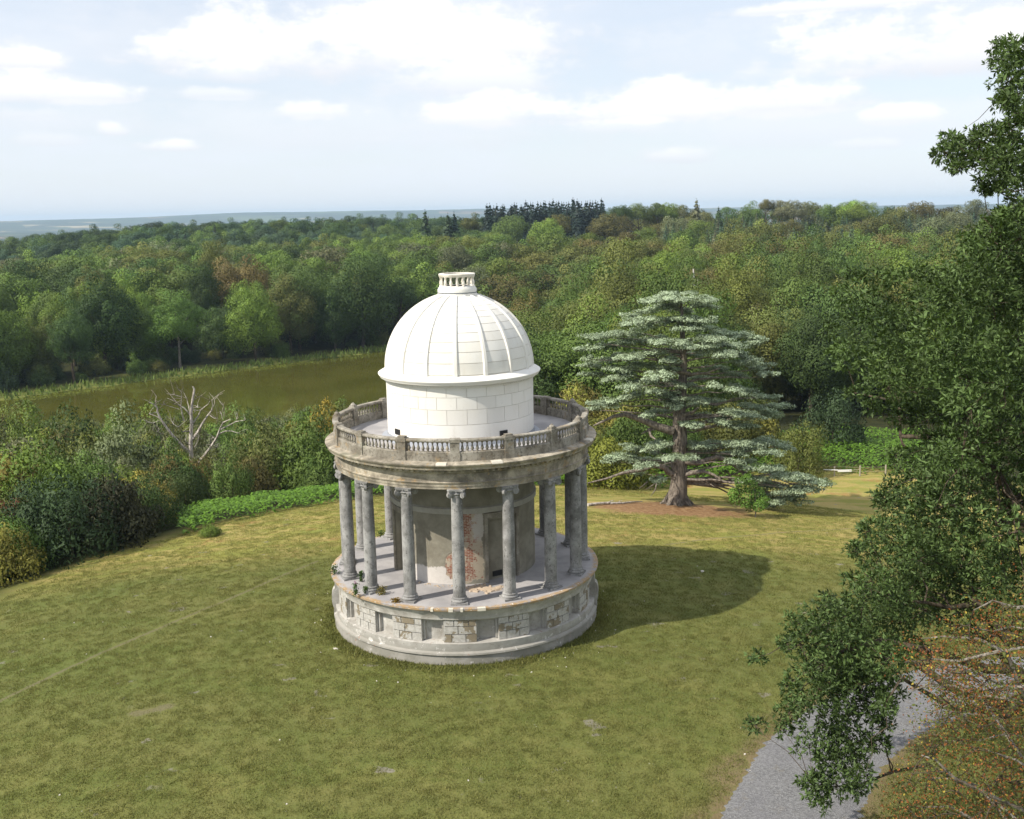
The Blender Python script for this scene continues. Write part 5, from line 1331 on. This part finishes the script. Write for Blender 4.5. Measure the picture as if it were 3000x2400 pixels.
# ------------------------------------------------------------------ dead tree by the lake
def z8(x, y): return 350 + x / 4.3125, 1080 + y / 4.3125
def build_dead():
    r = np.random.default_rng(15); px, py = z8(905, 1250); D = 118.0; q = at_d(px, py, D); bz = hz(q[0], q[1]); O = np.array([q[0], q[1], bz])
    T = empty('dead_tree', tuple(O), 0, 'bleached dead tree with bare antler-like branches rising from the scrub', 'dead tree')
    def L(x, y, dy=0.0): a, b = z8(x, y); return at_d(a, b, D + dy) - O
    B = [([(905, 1230), (905, 1080), (900, 940), (905, 800), (912, 690), (905, 560), (920, 420), (940, 300), (945, 260), (925, 225)], .42),
         ([(900, 1080), (840, 1020), (740, 920), (660, 830), (570, 710), (510, 620), (475, 540), (480, 500), (430, 450), (375, 428)], .26), ([(480, 500), (452, 430), (465, 350)], .08), ([(540, 660), (480, 610), (430, 590), (375, 572)], .10),
         ([(915, 900), (990, 800), (1050, 690), (1110, 600), (1165, 530), (1180, 470), (1168, 395)], .22), ([(1140, 585), (1180, 620), (1240, 642)], .08), ([(1180, 490), (1205, 440), (1205, 390)], .06), ([(930, 690), (1000, 590), (1030, 520), (1120, 450), (1145, 405)], .13),
         ([(905, 620), (880, 500), (850, 380), (810, 300)], .11), ([(890, 580), (820, 500), (770, 470), (720, 425), (600, 372)], .12), ([(815, 660), (790, 560), (775, 480), (785, 380), (780, 290), (742, 265)], .11), ([(775, 490), (740, 460), (685, 450)], .07), ([(785, 360), (700, 335), (598, 318)], .08), ([(755, 515), (640, 480), (570, 455), (552, 420)], .06),
         ([(990, 1190), (1080, 1090), (1160, 980), (1230, 870), (1280, 740), (1310, 680), (1400, 640)], .24), ([(1250, 830), (1340, 790), (1420, 790), (1495, 815)], .11), ([(1280, 770), (1380, 720), (1470, 670), (1590, 650)], .11), ([(1470, 670), (1480, 640), (1500, 625)], .04), ([(1000, 1150), (1090, 1115), (1180, 1130), (1260, 1180), (1330, 1150)], .12), ([(1240, 1170), (1280, 1185)], .05),
         ([(1160, 970), (1150, 890), (1190, 870), (1210, 900)], .09), ([(1150, 1010), (1230, 990)], .07), ([(880, 960), (830, 910)], .06), ([(940, 1010), (985, 930), (1010, 850)], .07), ([(440, 1190), (350, 1180), (270, 1170)], .10), ([(560, 830), (480, 800), (420, 788)], .07), ([(480, 740), (420, 690), (350, 680)], .07),
         ([(880, 790), (800, 800), (740, 740)], .12), ([(740, 740), (680, 700), (660, 660)], .06), ([(940, 400), (985, 365)], .05), ([(930, 490), (985, 490)], .06), ([(945, 560), (965, 525)], .05), ([(1300, 640), (1290, 580), (1270, 540)], .05), ([(1320, 600), (1325, 520), (1310, 470)], .05), ([(870, 1060), (830, 1010), (760, 960)], .12)]
    for i, (pts, r0) in enumerate(B):
        dz = 0 if i == 0 else r.uniform(-3.2, .6); n = len(pts)
        P = [L(x, y, dz * (j / max(1, n - 1))) for j, (x, y) in enumerate(pts)]
        if i == 0: P = [np.array([P[0][0], 0, -.5]), np.array([P[0][0], 0, 1.0])] + P; r0_ = r0
        n = len(P); rad = np.linspace(r0 * .72, max(.028, r0 * .18), n)
        link('trunk' if i == 0 else 'branch', MB().tube(P, rad, 8 if i == 0 else 6).mesh('branch', 60), BARK_DEAD if (i in (0, 1, 2, 3, 4, 5, 6, 7, 8, 9, 10, 12, 15) or r.random() < .5) else BARK_GREY, T)
        if i:
            for _ in range(3):
                k = int(r.integers(n // 2, n)); e = P[k] + np.array([r.normal(0, .7), r.normal(0, .5), abs(r.normal(.5, .5))]); link('twig', MB().tube([P[k], (P[k] + e) / 2 + r.normal(0, .08, 3), e], [.032, .022, .010], 4).mesh('twig', 60), BARK_DEAD if r.random() < .5 else BARK_GREY, T)
build_dead()

# ------------------------------------------------------------------ single shrubs and trees with a place of their own
def one(kind, p, h, rad, tint, label, cat=None, name=None, var=0, col=None):
    r = np.random.default_rng(int(abs(p[0] * 7 + p[1] * 13)) + 1)
    q = dict(kind=kind, x=p[0], y=p[1], z=hz(p[0], p[1]), h=h, rad=rad, t=tint, tint=jtint(tint, r, .03) if col is None else col, var=var, place='', rot=float(r.uniform(0, 6.28)))
    t = realise(q, label, None)
    if name: t.name = name
    if cat: t['category'] = cat
    return t
def at(px, py, D): q = at_d(px, py, D); return q
one('bush', hit(215, 1632), 6.4, 3.5, 'deep', 'big very dark green bush at the corner of the lawn, casting shade on the grass', var=0)
one('bush', hit(330, 1600), 6.2, 3.0, 'deep', 'dark bush between the big dark bush and the bracken', var=2, col=[.050, .052, .026])
one('bush', hit(110, 1640), 5.6, 2.8, 'deep', 'dark green bush behind the yellowing shrub at the lawn corner', var=4)
one('bush', hit(5, 1705), 4.6, 2.4, 'yellow', 'yellow-green shrub at the far left end of the lawn edge', var=2)
one('bush', at(25, 1560, 78), 4.6, 2.0, 'rust', 'red-brown shrub above the yellow-green shrub at the lawn corner', var=4, col=[.16, .055, .035])
one('bush', hit(430, 1555), 4.2, 2.6, 'dark', 'dark shrub below the dead tree at the end of the bracken', var=3)
one('bush', at(962, 1290, 120), 7.5, 3.2, 'yellow', 'golden yellow shrub just above the balustrade on its lake side', var=1, col=[.24, .18, .030])
one('bush', at(905, 1270, 138), 8.6, 3.6, 'fresh', 'rounded green bush standing against the water beside the golden shrub', var=2)
one('bush', at(420, 1230, 140), 6.6, 2.6, 'brown', 'orange-tinged shrub among the scrub on the near shore', var=0, col=[.23, .155, .045])
one('bush', hit(618, 1572), .95, .75, 'fresh', 'small lone green shrub on the lawn below the bracken', var=2)
one('bush', at(1790, 1390, 91), 5.6, 3.4, 'yellow', 'yellow-green bush behind the temple beside the cedar trunk', var=2, col=[.165, .185, .030])
one('bush', at(1700, 1360, 97), 6.0, 3.0, 'olive', 'olive bush seen just over the balustrade on the cedar side', var=0)
one('bush', at(1700, 1250, 112), 7.5, 4.0, 'brown', 'tawny shrub between the dome and the cedar', var=3, col=[.175, .150, .045])
one('bush', at(1840, 1300, 100), 6.0, 3.0, 'mid', 'green bush tucked behind the left boughs of the cedar', var=4)
one('bush', at(2340, 1345, 100), 5.4, 2.6, 'olive', 'feathery olive shrub beside the sunlit bracken right of the cedar', var=3)
one('bush', at(2440, 1300, 116), 7.0, 3.6, 'deep', 'dark shrub over the far bracken beside the oak leaves', var=0)
def special():
    p = hit(528, 1079)
    t = one('broad', p, 19.5, 7.6, 'bright', 'bright green lone tree with a pale bare trunk on the far lake bank', var=1, col=[.125, .215, .045])
    for c in t.children:
        if c.name.startswith('crown'): c.location.z = 12.6; c.scale = (7.4, 7.4, 6.9)
        else: c.data = c.data.copy(); c.data.materials[0] = BARK_GREY; c.scale = (13, 13, 15)
    q = at(1065, 1028, 330); one('broad', q, 27, 11.0, 'dark', 'largest dark green tree on the far bank, beside the dome', var=0)
    q = at(720, 1000, 345); one('broad', q, 26, 11.5, 'rust', 'large round brown-topped tree behind the far bank', var=2, col=[.170, .135, .050])
    q = at(640, 940, 372); one('broad', q, 25, 6.5, 'olive', 'narrow olive tree rising behind the brown-topped tree', var=1)
    q = at(1845, 760, 330); one('broad', q, 17, 8, 'rust', 'dark brown domed tree in the middle of the wooded hill', var=2, col=[.100, .082, .034])
    # bleached snag
    b = at(2035, 862, 215); b[2] = hz(b[0], b[1]); tp = at(2031, 788, 215)
    T = empty('snag', tuple(b), 0, 'tall white dead trunk standing alone in the wood above the cedar', 'dead trunk')
    h = tp[2] - b[2]
    link('trunk', MB().tube([(0, 0, -.5), (.1, 0, h * .5), (-.1, 0, h * .8), (-.3, 0, h)], [.42, .36, .28, .12], 8).mesh('trunk', 60), mat_flat('bare_white_wood', (.62, .58, .53), .9), T)
    link('branch', MB().tube([(0, 0, h * .72), (.5, 0, h * .8), (.6, 0, h * .9)], [.14, .1, .05], 6).mesh('branch', 60), BARK_DEAD, T)
special()

# ------------------------------------------------------------------ bracken
def fern_bounds(az):
    i = rim(az); o = i + np.interp(az, [-30, -21.5, -18.5, -2, 8, 12, 15, 18, 25], [0, 3, 12, 12, 9, 12, 26, 30, 26]); return i, o
def bracken():
    r = np.random.default_rng(44); N = 120000; az = r.uniform(-18, 25, N); d = r.uniform(66, 150, N)
    x = CAM[0] + d * np.sin(np.radians(az)); y = CAM[1] + d * np.cos(np.radians(az)); rd = np.hypot(x, y + 4); i, o = fern_bounds(az); w = wob(x, y, 6.5) * 1.1
    k = (rd > i + w) & (rd < o + w * 2); x, y, rd, i = x[k], y[k], rd[k], i[k]; n = min(len(x), 30000); x, y, rd, i = x[:n], y[:n], rd[:n], i[:n]; z = H(x, y)
    mound = .35 + .45 * (.5 + .5 * wob(x, y, 4.2, 2)) ; mound *= ss(rd - i, -1.2, 1.8)
    a = r.uniform(0, 2 * PI, n); L = r.uniform(.22, .5, n); dr = np.stack([np.cos(a), np.sin(a), np.zeros(n)], -1); sd = np.stack([-np.sin(a), np.cos(a), np.zeros(n)], -1)
    b = np.stack([x, y, z + mound + r.uniform(-.25, .35, n)], -1); up = np.array([0, 0, 1.0]); Lc = L[:, None]
    m1 = b + dr * Lc * .45 + up * Lc * .35; t = b + dr * Lc * 1.15 + up * Lc * .18; w_ = Lc * .24
    v = np.stack([b - sd * .03, b + sd * .03, m1 + sd * w_, m1 - sd * w_, t], 1).reshape(-1, 3); k = np.arange(n)[:, None] * 5
    q = k + np.array([[0, 1, 2, 3]]); tr = k + np.array([[3, 2, 4]])
    me = set_mesh('bracken', v, q, tr, dict(v=np.repeat(np.clip(r.random(n) * .7 + .3 * (L - .22) / .28, 0, 1), 5))); me.materials.append(mat_leaf('bracken_fronds', .3, .6, .2))
    o = link('bracken', me); o['tint'] = [.105, .200, .022]; tag(o, 'bright green bracken along the foot of the lawn', 'bracken', kind='stuff')
bracken()

# ------------------------------------------------------------------ lake margin
def reeds():
    r = np.random.default_rng(12); N = 30000; x = r.uniform(-140, 10, N); y = r.uniform(160, 300, N); sd = poly_sd(x, y, LAKE); far = (y - 228) > (x + 79) * .9 - 18
    k = (sd > -.8) & (sd < 6.5) & far; x, y, sd = x[k][:5200], y[k][:5200], sd[k][:5200]; n = len(x); z = np.maximum(H(x, y), LAKE_Z) - .05
    h = r.uniform(.5, 1.5, n)[:, None]; a = r.uniform(0, PI, n); s = np.stack([np.cos(a), np.sin(a), 0 * a], -1) * r.uniform(.12, .3, n)[:, None]; b = np.stack([x, y, z], -1); up = np.array([0, 0, 1.0]); ln = r.normal(0, .25, (n, 3)) * np.array([1, 1, 0])
    v = np.stack([b - s, b + s, b + up * h + ln * h + s * .3, b + up * h + ln * h - s * .3], 1).reshape(-1, 3)
    me = set_mesh('reeds', v, np.arange(4 * n).reshape(-1, 4), attrs=dict(v=np.repeat(r.random(n), 4))); me.materials.append(LEAF); o = link('reeds', me); o['tint'] = [.14, .19, .045]
    tag(o, 'pale green reeds and sedge along the far lake bank', 'reeds', kind='stuff')
    # floating weed near the bank
    N = 9000; x = r.uniform(-125, -40, N); y = r.uniform(180, 270, N); sd = poly_sd(x, y, LAKE); k = (sd < -.2) & (sd > -6 + 2.5 * wob(x, y, 30)) & (wob(x, y, 26, 1) > -.15) & ((y - 228) > (x + 79) * .9 - 20); x, y = x[k][:2600], y[k][:2600]; n = len(x)
    c = np.stack([x, y, np.full(n, LAKE_Z + .012)], -1); v, q = leaf_quads(c, np.tile([0, 0, 1.0], (n, 1)), r.uniform(.15, .45, n), .8, r)
    v[:, 2] = LAKE_Z + .012 + np.repeat(r.uniform(0, .02, n), 4)
    me = set_mesh('lily_pads', v, q, attrs=dict(v=np.repeat(r.random(n), 4))); me.materials.append(LEAF); o = link('lily_pads', me); o['tint'] = [.15, .18, .03]
    tag(o, 'yellow-green lily pads floating along the far side of the lake', 'lily pads', kind='stuff')
reeds()

# ------------------------------------------------------------------ grass tufts
def tufts():
    r = np.random.default_rng(5); src = []
    for s in range(4):
        n = 26; x, y = r.normal(0, .13, n), r.normal(0, .13, n); a = r.uniform(0, 2 * PI, n); h = r.uniform(.03, .09, n); w = r.uniform(.010, .022, n); ln = r.normal(0, .05, (n, 2))
        c, sn = np.cos(a) * w, np.sin(a) * w; Z = np.zeros(n)
        v = np.stack([np.stack([x - c, y - sn, Z - .03], -1), np.stack([x + c, y + sn, Z - .03], -1), np.stack([x + ln[:, 0], y + ln[:, 1], h], -1)], 1).reshape(-1, 3)
        me = set_mesh('grass_tuft', v, None, np.arange(3 * n).reshape(-1, 3), dict(v=np.repeat(r.random(n), 3))); me.materials.append(GRASSM)
        src.append(bpy.data.objects.new('grass_tuft', me))
    N = 90000; az = r.uniform(-28, 28, N); d = np.sqrt(r.uniform(29 ** 2, 88 ** 2, N)); x = CAM[0] + d * np.sin(np.radians(az)); y = CAM[1] + d * np.cos(np.radians(az))
    rd = np.hypot(x, y + 4); i, o = fern_bounds(az); R0 = np.hypot(x, y)
    k = (R0 > 6.9) & (rd < i + .5) & (r.random(N) < np.clip(1.25 - d / 110, .3, 1)) & (poly_sd(x, y, PATH_POLY) > .02) & (((x - CEDAR[0] + 1) / 7.5) ** 2 + ((y - CEDAR[1] + 1.2) / 4.6) ** 2 > .9 + .6 * r.random(N))
    for (a, b, wd) in TRACK_SEGS:
        ex, ey = b[0] - a[0], b[1] - a[1]; u = np.clip(((x - a[0]) * ex + (y - a[1]) * ey) / (ex * ex + ey * ey), 0, 1); k &= np.hypot(x - a[0] - u * ex, y - a[1] - u * ey) > wd * 1.1
    x, y, d = x[k], y[k], d[k]
    # ranker growth round the foot of the podium
    m = 900; a = r.uniform(0, 2 * PI, m); R1 = 6.78 + np.abs(r.normal(0, .22, m)); x = np.concatenate([x, R1 * np.cos(a)]); y = np.concatenate([y, R1 * np.sin(a)]); big = np.concatenate([np.zeros(len(d)), np.ones(m)])
    z = H(x, y); n = len(x); pal = np.array([(.080, .100, .026), (.105, .118, .034), (.150, .140, .048), (.185, .160, .065), (.072, .098, .022)])
    g = wob(x, y, 7, 1) + .8 * wob(x, y, 2.3, 2); dryv = ss(y, 7, 15)
    pick = np.clip(np.floor(2.0 + .35 * g + r.normal(0, .55, n) + .8 * dryv), 0, 3).astype(int); T_ = 1.5 * (.45 * pal[pick] + .55 * np.array([.117, .124, .036])) * r.uniform(.85, 1.15, (n, 1)) * (1 + .35 * dryv[:, None])
    pts = [(x[j], y[j], z[j], ((s := r.uniform(.7, 1.25) * (1 + .9 * big[j])), s, s * r.uniform(.6, 1.25)), r.uniform(0, 6.28), int(r.integers(0, 4)), T_[j]) for j in range(n)]
    o = instancer('grass', pts, src); tag(o, 'short summer grass of the lawn, green and straw coloured', 'grass', kind='stuff')
GRASSM = mat_leaf('grass_blades', .3, .7, .15, (1.1, 1.1, .8), (.75, 1.3))
tufts()

# ------------------------------------------------------------------ small things on and by the lawn
def stone(name, p, s, label, seed, cat='stone'):
    r = np.random.default_rng(seed); bm = bmesh.new(); bmesh.ops.create_icosphere(bm, subdivisions=2, radius=1)
    for v in bm.verts: v.co = Vector((v.co.x * s[0], v.co.y * s[1], v.co.z * s[2])) * (1 + .22 * float(r.normal()))
    me = bpy.data.meshes.new(name); bm.to_mesh(me); bm.free(); o = link(name, me, PALE_ROCK, None, (p[0], p[1], p[2] + s[2] * .45), r.uniform(0, 6)); tag(o, label, cat); return o
PALE_ROCK = mat_flat('fallen_plaster', (.62, .58, .52), .9)
stone('fallen_stone', hit(1268, 1958), (.16, .12, .10), 'pale lump of fallen stone in front of the podium, furthest from the oak', 1)
stone('fallen_stone', hit(1336, 1950), (.19, .12, .07), 'flat pale fragment against the foot of the podium, middle of three', 2)
stone('fallen_stone', hit(1398, 1955), (.14, .11, .11), 'pale broken stone in front of the podium, nearest the oak', 3)
stone('fallen_stone', hit(985, 1903), (.22, .13, .05), 'flat white plaster piece on the grass at the lake side of the podium', 4)
stone('fallen_stone', hit(2058, 1676), (.15, .10, .06), 'small white stone lying in the temple shadow', 5)
stone('fallen_stone', hit(2050, 1568), (.25, .12, .04), 'white stone on the sunlit grass between temple shadow and cedar', 6)
def chips():
    r = np.random.default_rng(6); mb = MB()
    for _ in range(80):
        if r.random() < .55: a = r.uniform(-2.2, 2.0); R_ = 6.9 + abs(r.normal(0, 1.0)); x, y = R_ * math.sin(a), -R_ * math.cos(a)
        else: x, y = r.uniform(-24, 18), r.uniform(-18, 14)
        if math.hypot(x, y) < 6.8: continue
        s = r.uniform(.012, .04); mb.box((x, y, hz(x, y) + s * .4), (s, s * r.uniform(.5, 1), s * .5), r.uniform(0, 3), .7)
    o = link('rubble', mb.mesh('rubble'), PALE_ROCK); tag(o, 'white plaster crumbs strewn over the grass round the podium', 'rubble', kind='stuff')
    mb = MB(); 
    for _ in range(90):
        x, y = 1.15 + r.normal(0, .42), -4.35 + r.normal(0, .17); s = r.uniform(.03, .09); mb.box((x, y, 2.75 + s * .35), (s * r.uniform(1, 2.2), s, s * .45), r.uniform(0, 3), .8)
    for _ in range(50):
        a = r.uniform(-.6, .3); R_ = 3.75 + abs(r.normal(0, .18)); s = r.uniform(.015, .05); mb.box((R_ * math.sin(a), -R_ * math.cos(a), 2.75 + s * .4), (s, s, s * .5), r.uniform(0, 3), .8)
    o = link('rubble', mb.mesh('rubble'), mat_flat('fallen_brick_and_plaster', (.50, .40, .30), .9)); tag(o, 'heap of broken plaster and brick on the colonnade floor', 'rubble', kind='stuff')
chips()
def weed(px, py, h, rad, tint, label, seed, flower=None):
    r = np.random.default_rng(seed); d = ray(px, py); p = CAM + d * ((2.74 - CAM[2]) / d[2])
    T = empty('weed', tuple(p), 0, label, 'weed'); n = 150
    st = MB()
    for k in range(4):
        e = np.array([r.normal(0, rad * .6), r.normal(0, rad * .6), h * r.uniform(.7, 1)]); st.tube([(0, 0, -.02), e * .5 + r.normal(0, .03, 3), e], [.012, .008, .004], 4)
    link('stem', st.mesh('stem', 60), mat_flat('green_stem', (.09, .12, .04)), T)
    c = np.stack([r.normal(0, rad * .45, n), r.normal(0, rad * .45, n), h * r.random(n) ** .8], -1); v, q = leaf_quads(c, r.normal(size=(n, 3)) + np.array([0, 0, .5]), r.uniform(.03, .075, n), .45, r, .15)
    me = set_mesh('leaves', v, q, attrs=dict(v=np.repeat(r.random(n), 4))); me.materials.append(LEAF); f = link('leaves', me, None, T); f['tint'] = tint
    if flower:
        n = 24; c = np.stack([r.normal(0, .03, n), r.normal(0, .03, n), h + r.uniform(-.02, .16, n)], -1); v, q = leaf_quads(c, r.normal(size=(n, 3)), .03, .6, r)
        me = set_mesh('flower', v, q, attrs=dict(v=np.repeat(r.random(n), 4))); me.materials.append(LEAF); f = link('flower', me, None, T); f['tint'] = flower
weed(1043, 1748, .62, .16, [.07, .13, .03], 'tall green weed with a purple flower head on the podium edge', 1, [.30, .10, .24])
weed(1072, 1738, .34, .14, [.08, .13, .03], 'small green weed at the foot of the second column from the lake side', 2)
weed(1118, 1742, .40, .22, [.17, .14, .03], 'yellowing weed beside the column base on the podium floor', 3)
weed(1058, 1705, .55, .12, [.06, .11, .03], 'green weed climbing behind the column on the lake side', 4)
weed(982, 1682, .42, .26, [.05, .10, .025], 'clump of dark green weed on the broken podium lip at its lake side', 5)
weed(1160, 1764, .16, .22, [.20, .13, .03], 'low orange-green weed in the lip crack under the third column', 6)
weed(1118, 1572, .35, .3, [.08, .12, .03], 'green weed at the back edge of the podium floor', 7)

def fence():
    b = hit(2481, 1398); T = empty('rail_fence', tuple(b), 0, 'low post fence with a white rail in front of the bracken', 'fence'); W_ = mat_flat('white_painted_rail', (.85, .84, .82), .5); G_ = mat_flat('weathered_post', (.42, .37, .30), .9)
    O = np.array(b)
    for px, py in ((2372, 1390), (2444, 1398), (2519, 1396), (2594, 1394)):
        p = hit(px, py) - O; link('post', MB().box((p[0], p[1], p[2] + .42), (.05, .05, .62), .2).mesh('post'), G_, T)
    a = at_d(2412, 1376, np.hypot(*(b[:2] - CAM[:2])) - .15) - O; c = at_d(2488, 1379, np.hypot(*(b[:2] - CAM[:2])) - .15) - O
    m = a * .35 + c * .65; link('rail', MB().tube([a, m], [.045, .05], 6).mesh('rail', 60), W_, T)
    link('board', MB().box(tuple((m + c) / 2 - np.array([0, 0, .03])), (abs(c[0] - m[0]) / 2 + .25, .03, .10)).mesh('board'), W_, T)
    e = at_d(2520, 1375, np.hypot(*(b[:2] - CAM[:2]))) - O; link('thin_rail', MB().tube([c, e], [.02, .018], 5).mesh('thin_rail', 60), G_, T)
    f0 = hit(2519, 1396) - O; f1 = hit(2594, 1394) - O; f2 = hit(2372, 1390) - O
    for h in (.45, .85): link('wire', MB().tube([f2 + np.array([0, 0, h]), f0 + np.array([0, 0, h]), f1 + np.array([0, 0, h])], [.008] * 3, 4).mesh('wire'), G_, T)
fence()
def fallen():
    a, c = hit(1722, 1484), hit(1812, 1478); O = a; T = empty('fallen_branch', tuple(O), 0, 'long bleached fallen branch lying on the grass beside the cedar', 'branch')
    up = np.array([0, 0, .12]); L = c - a
    link('stem', MB().tube([up, L * .35 + up * 1.4, L * .7 + up * 1.1 + np.array([0, .15, 0]), L + up], [.12, .10, .09, .05], 7).mesh('stem', 60), BARK_DEAD, T)
    link('stem', MB().tube([L * .72 + up, L * 1.1 + up * 1.2 + np.array([0, -.2, 0]), L * 1.45 + up, L * 1.8 + up * .8], [.09, .08, .06, .03], 7).mesh('stem', 60), BARK_DEAD, T)
    link('twig', MB().tube([L * .62 + up, L * .74 + up * 2.6, L * .86 + up * 3.0], [.05, .035, .015], 5).mesh('twig', 60), BARK_DEAD, T)
    link('twig', MB().tube([L * .95 + up, L * 1.05 + up * 2.2, L * 1.12 + up * 2.4], [.05, .03, .012], 5).mesh('twig', 60), BARK_DEAD, T)
fallen()

# ------------------------------------------------------------------ air
def haze():
    mb = MB().box((0, 0, 22), (16500, 16500, 107)); me = mb.mesh('haze'); m = bpy.data.materials.new('haze_air'); m.use_nodes = True; t = NT(m.node_tree); t.n.clear(); out = t.n.new('ShaderNodeOutputMaterial')
    v = t.n.new('ShaderNodeVolumePrincipled'); v.inputs['Color'].default_value = (.60, .80, 1.0, 1); v.inputs['Density'].default_value = HAZE_DENSITY; v.inputs['Anisotropy'].default_value = .0
    t.l.new(v.outputs[0], out.inputs['Volume']); o = link('haze', me, m); tag(o, 'faint blue summer haze over the distant country', 'haze', kind='stuff')
HAZE_DENSITY = 8e-5
haze()
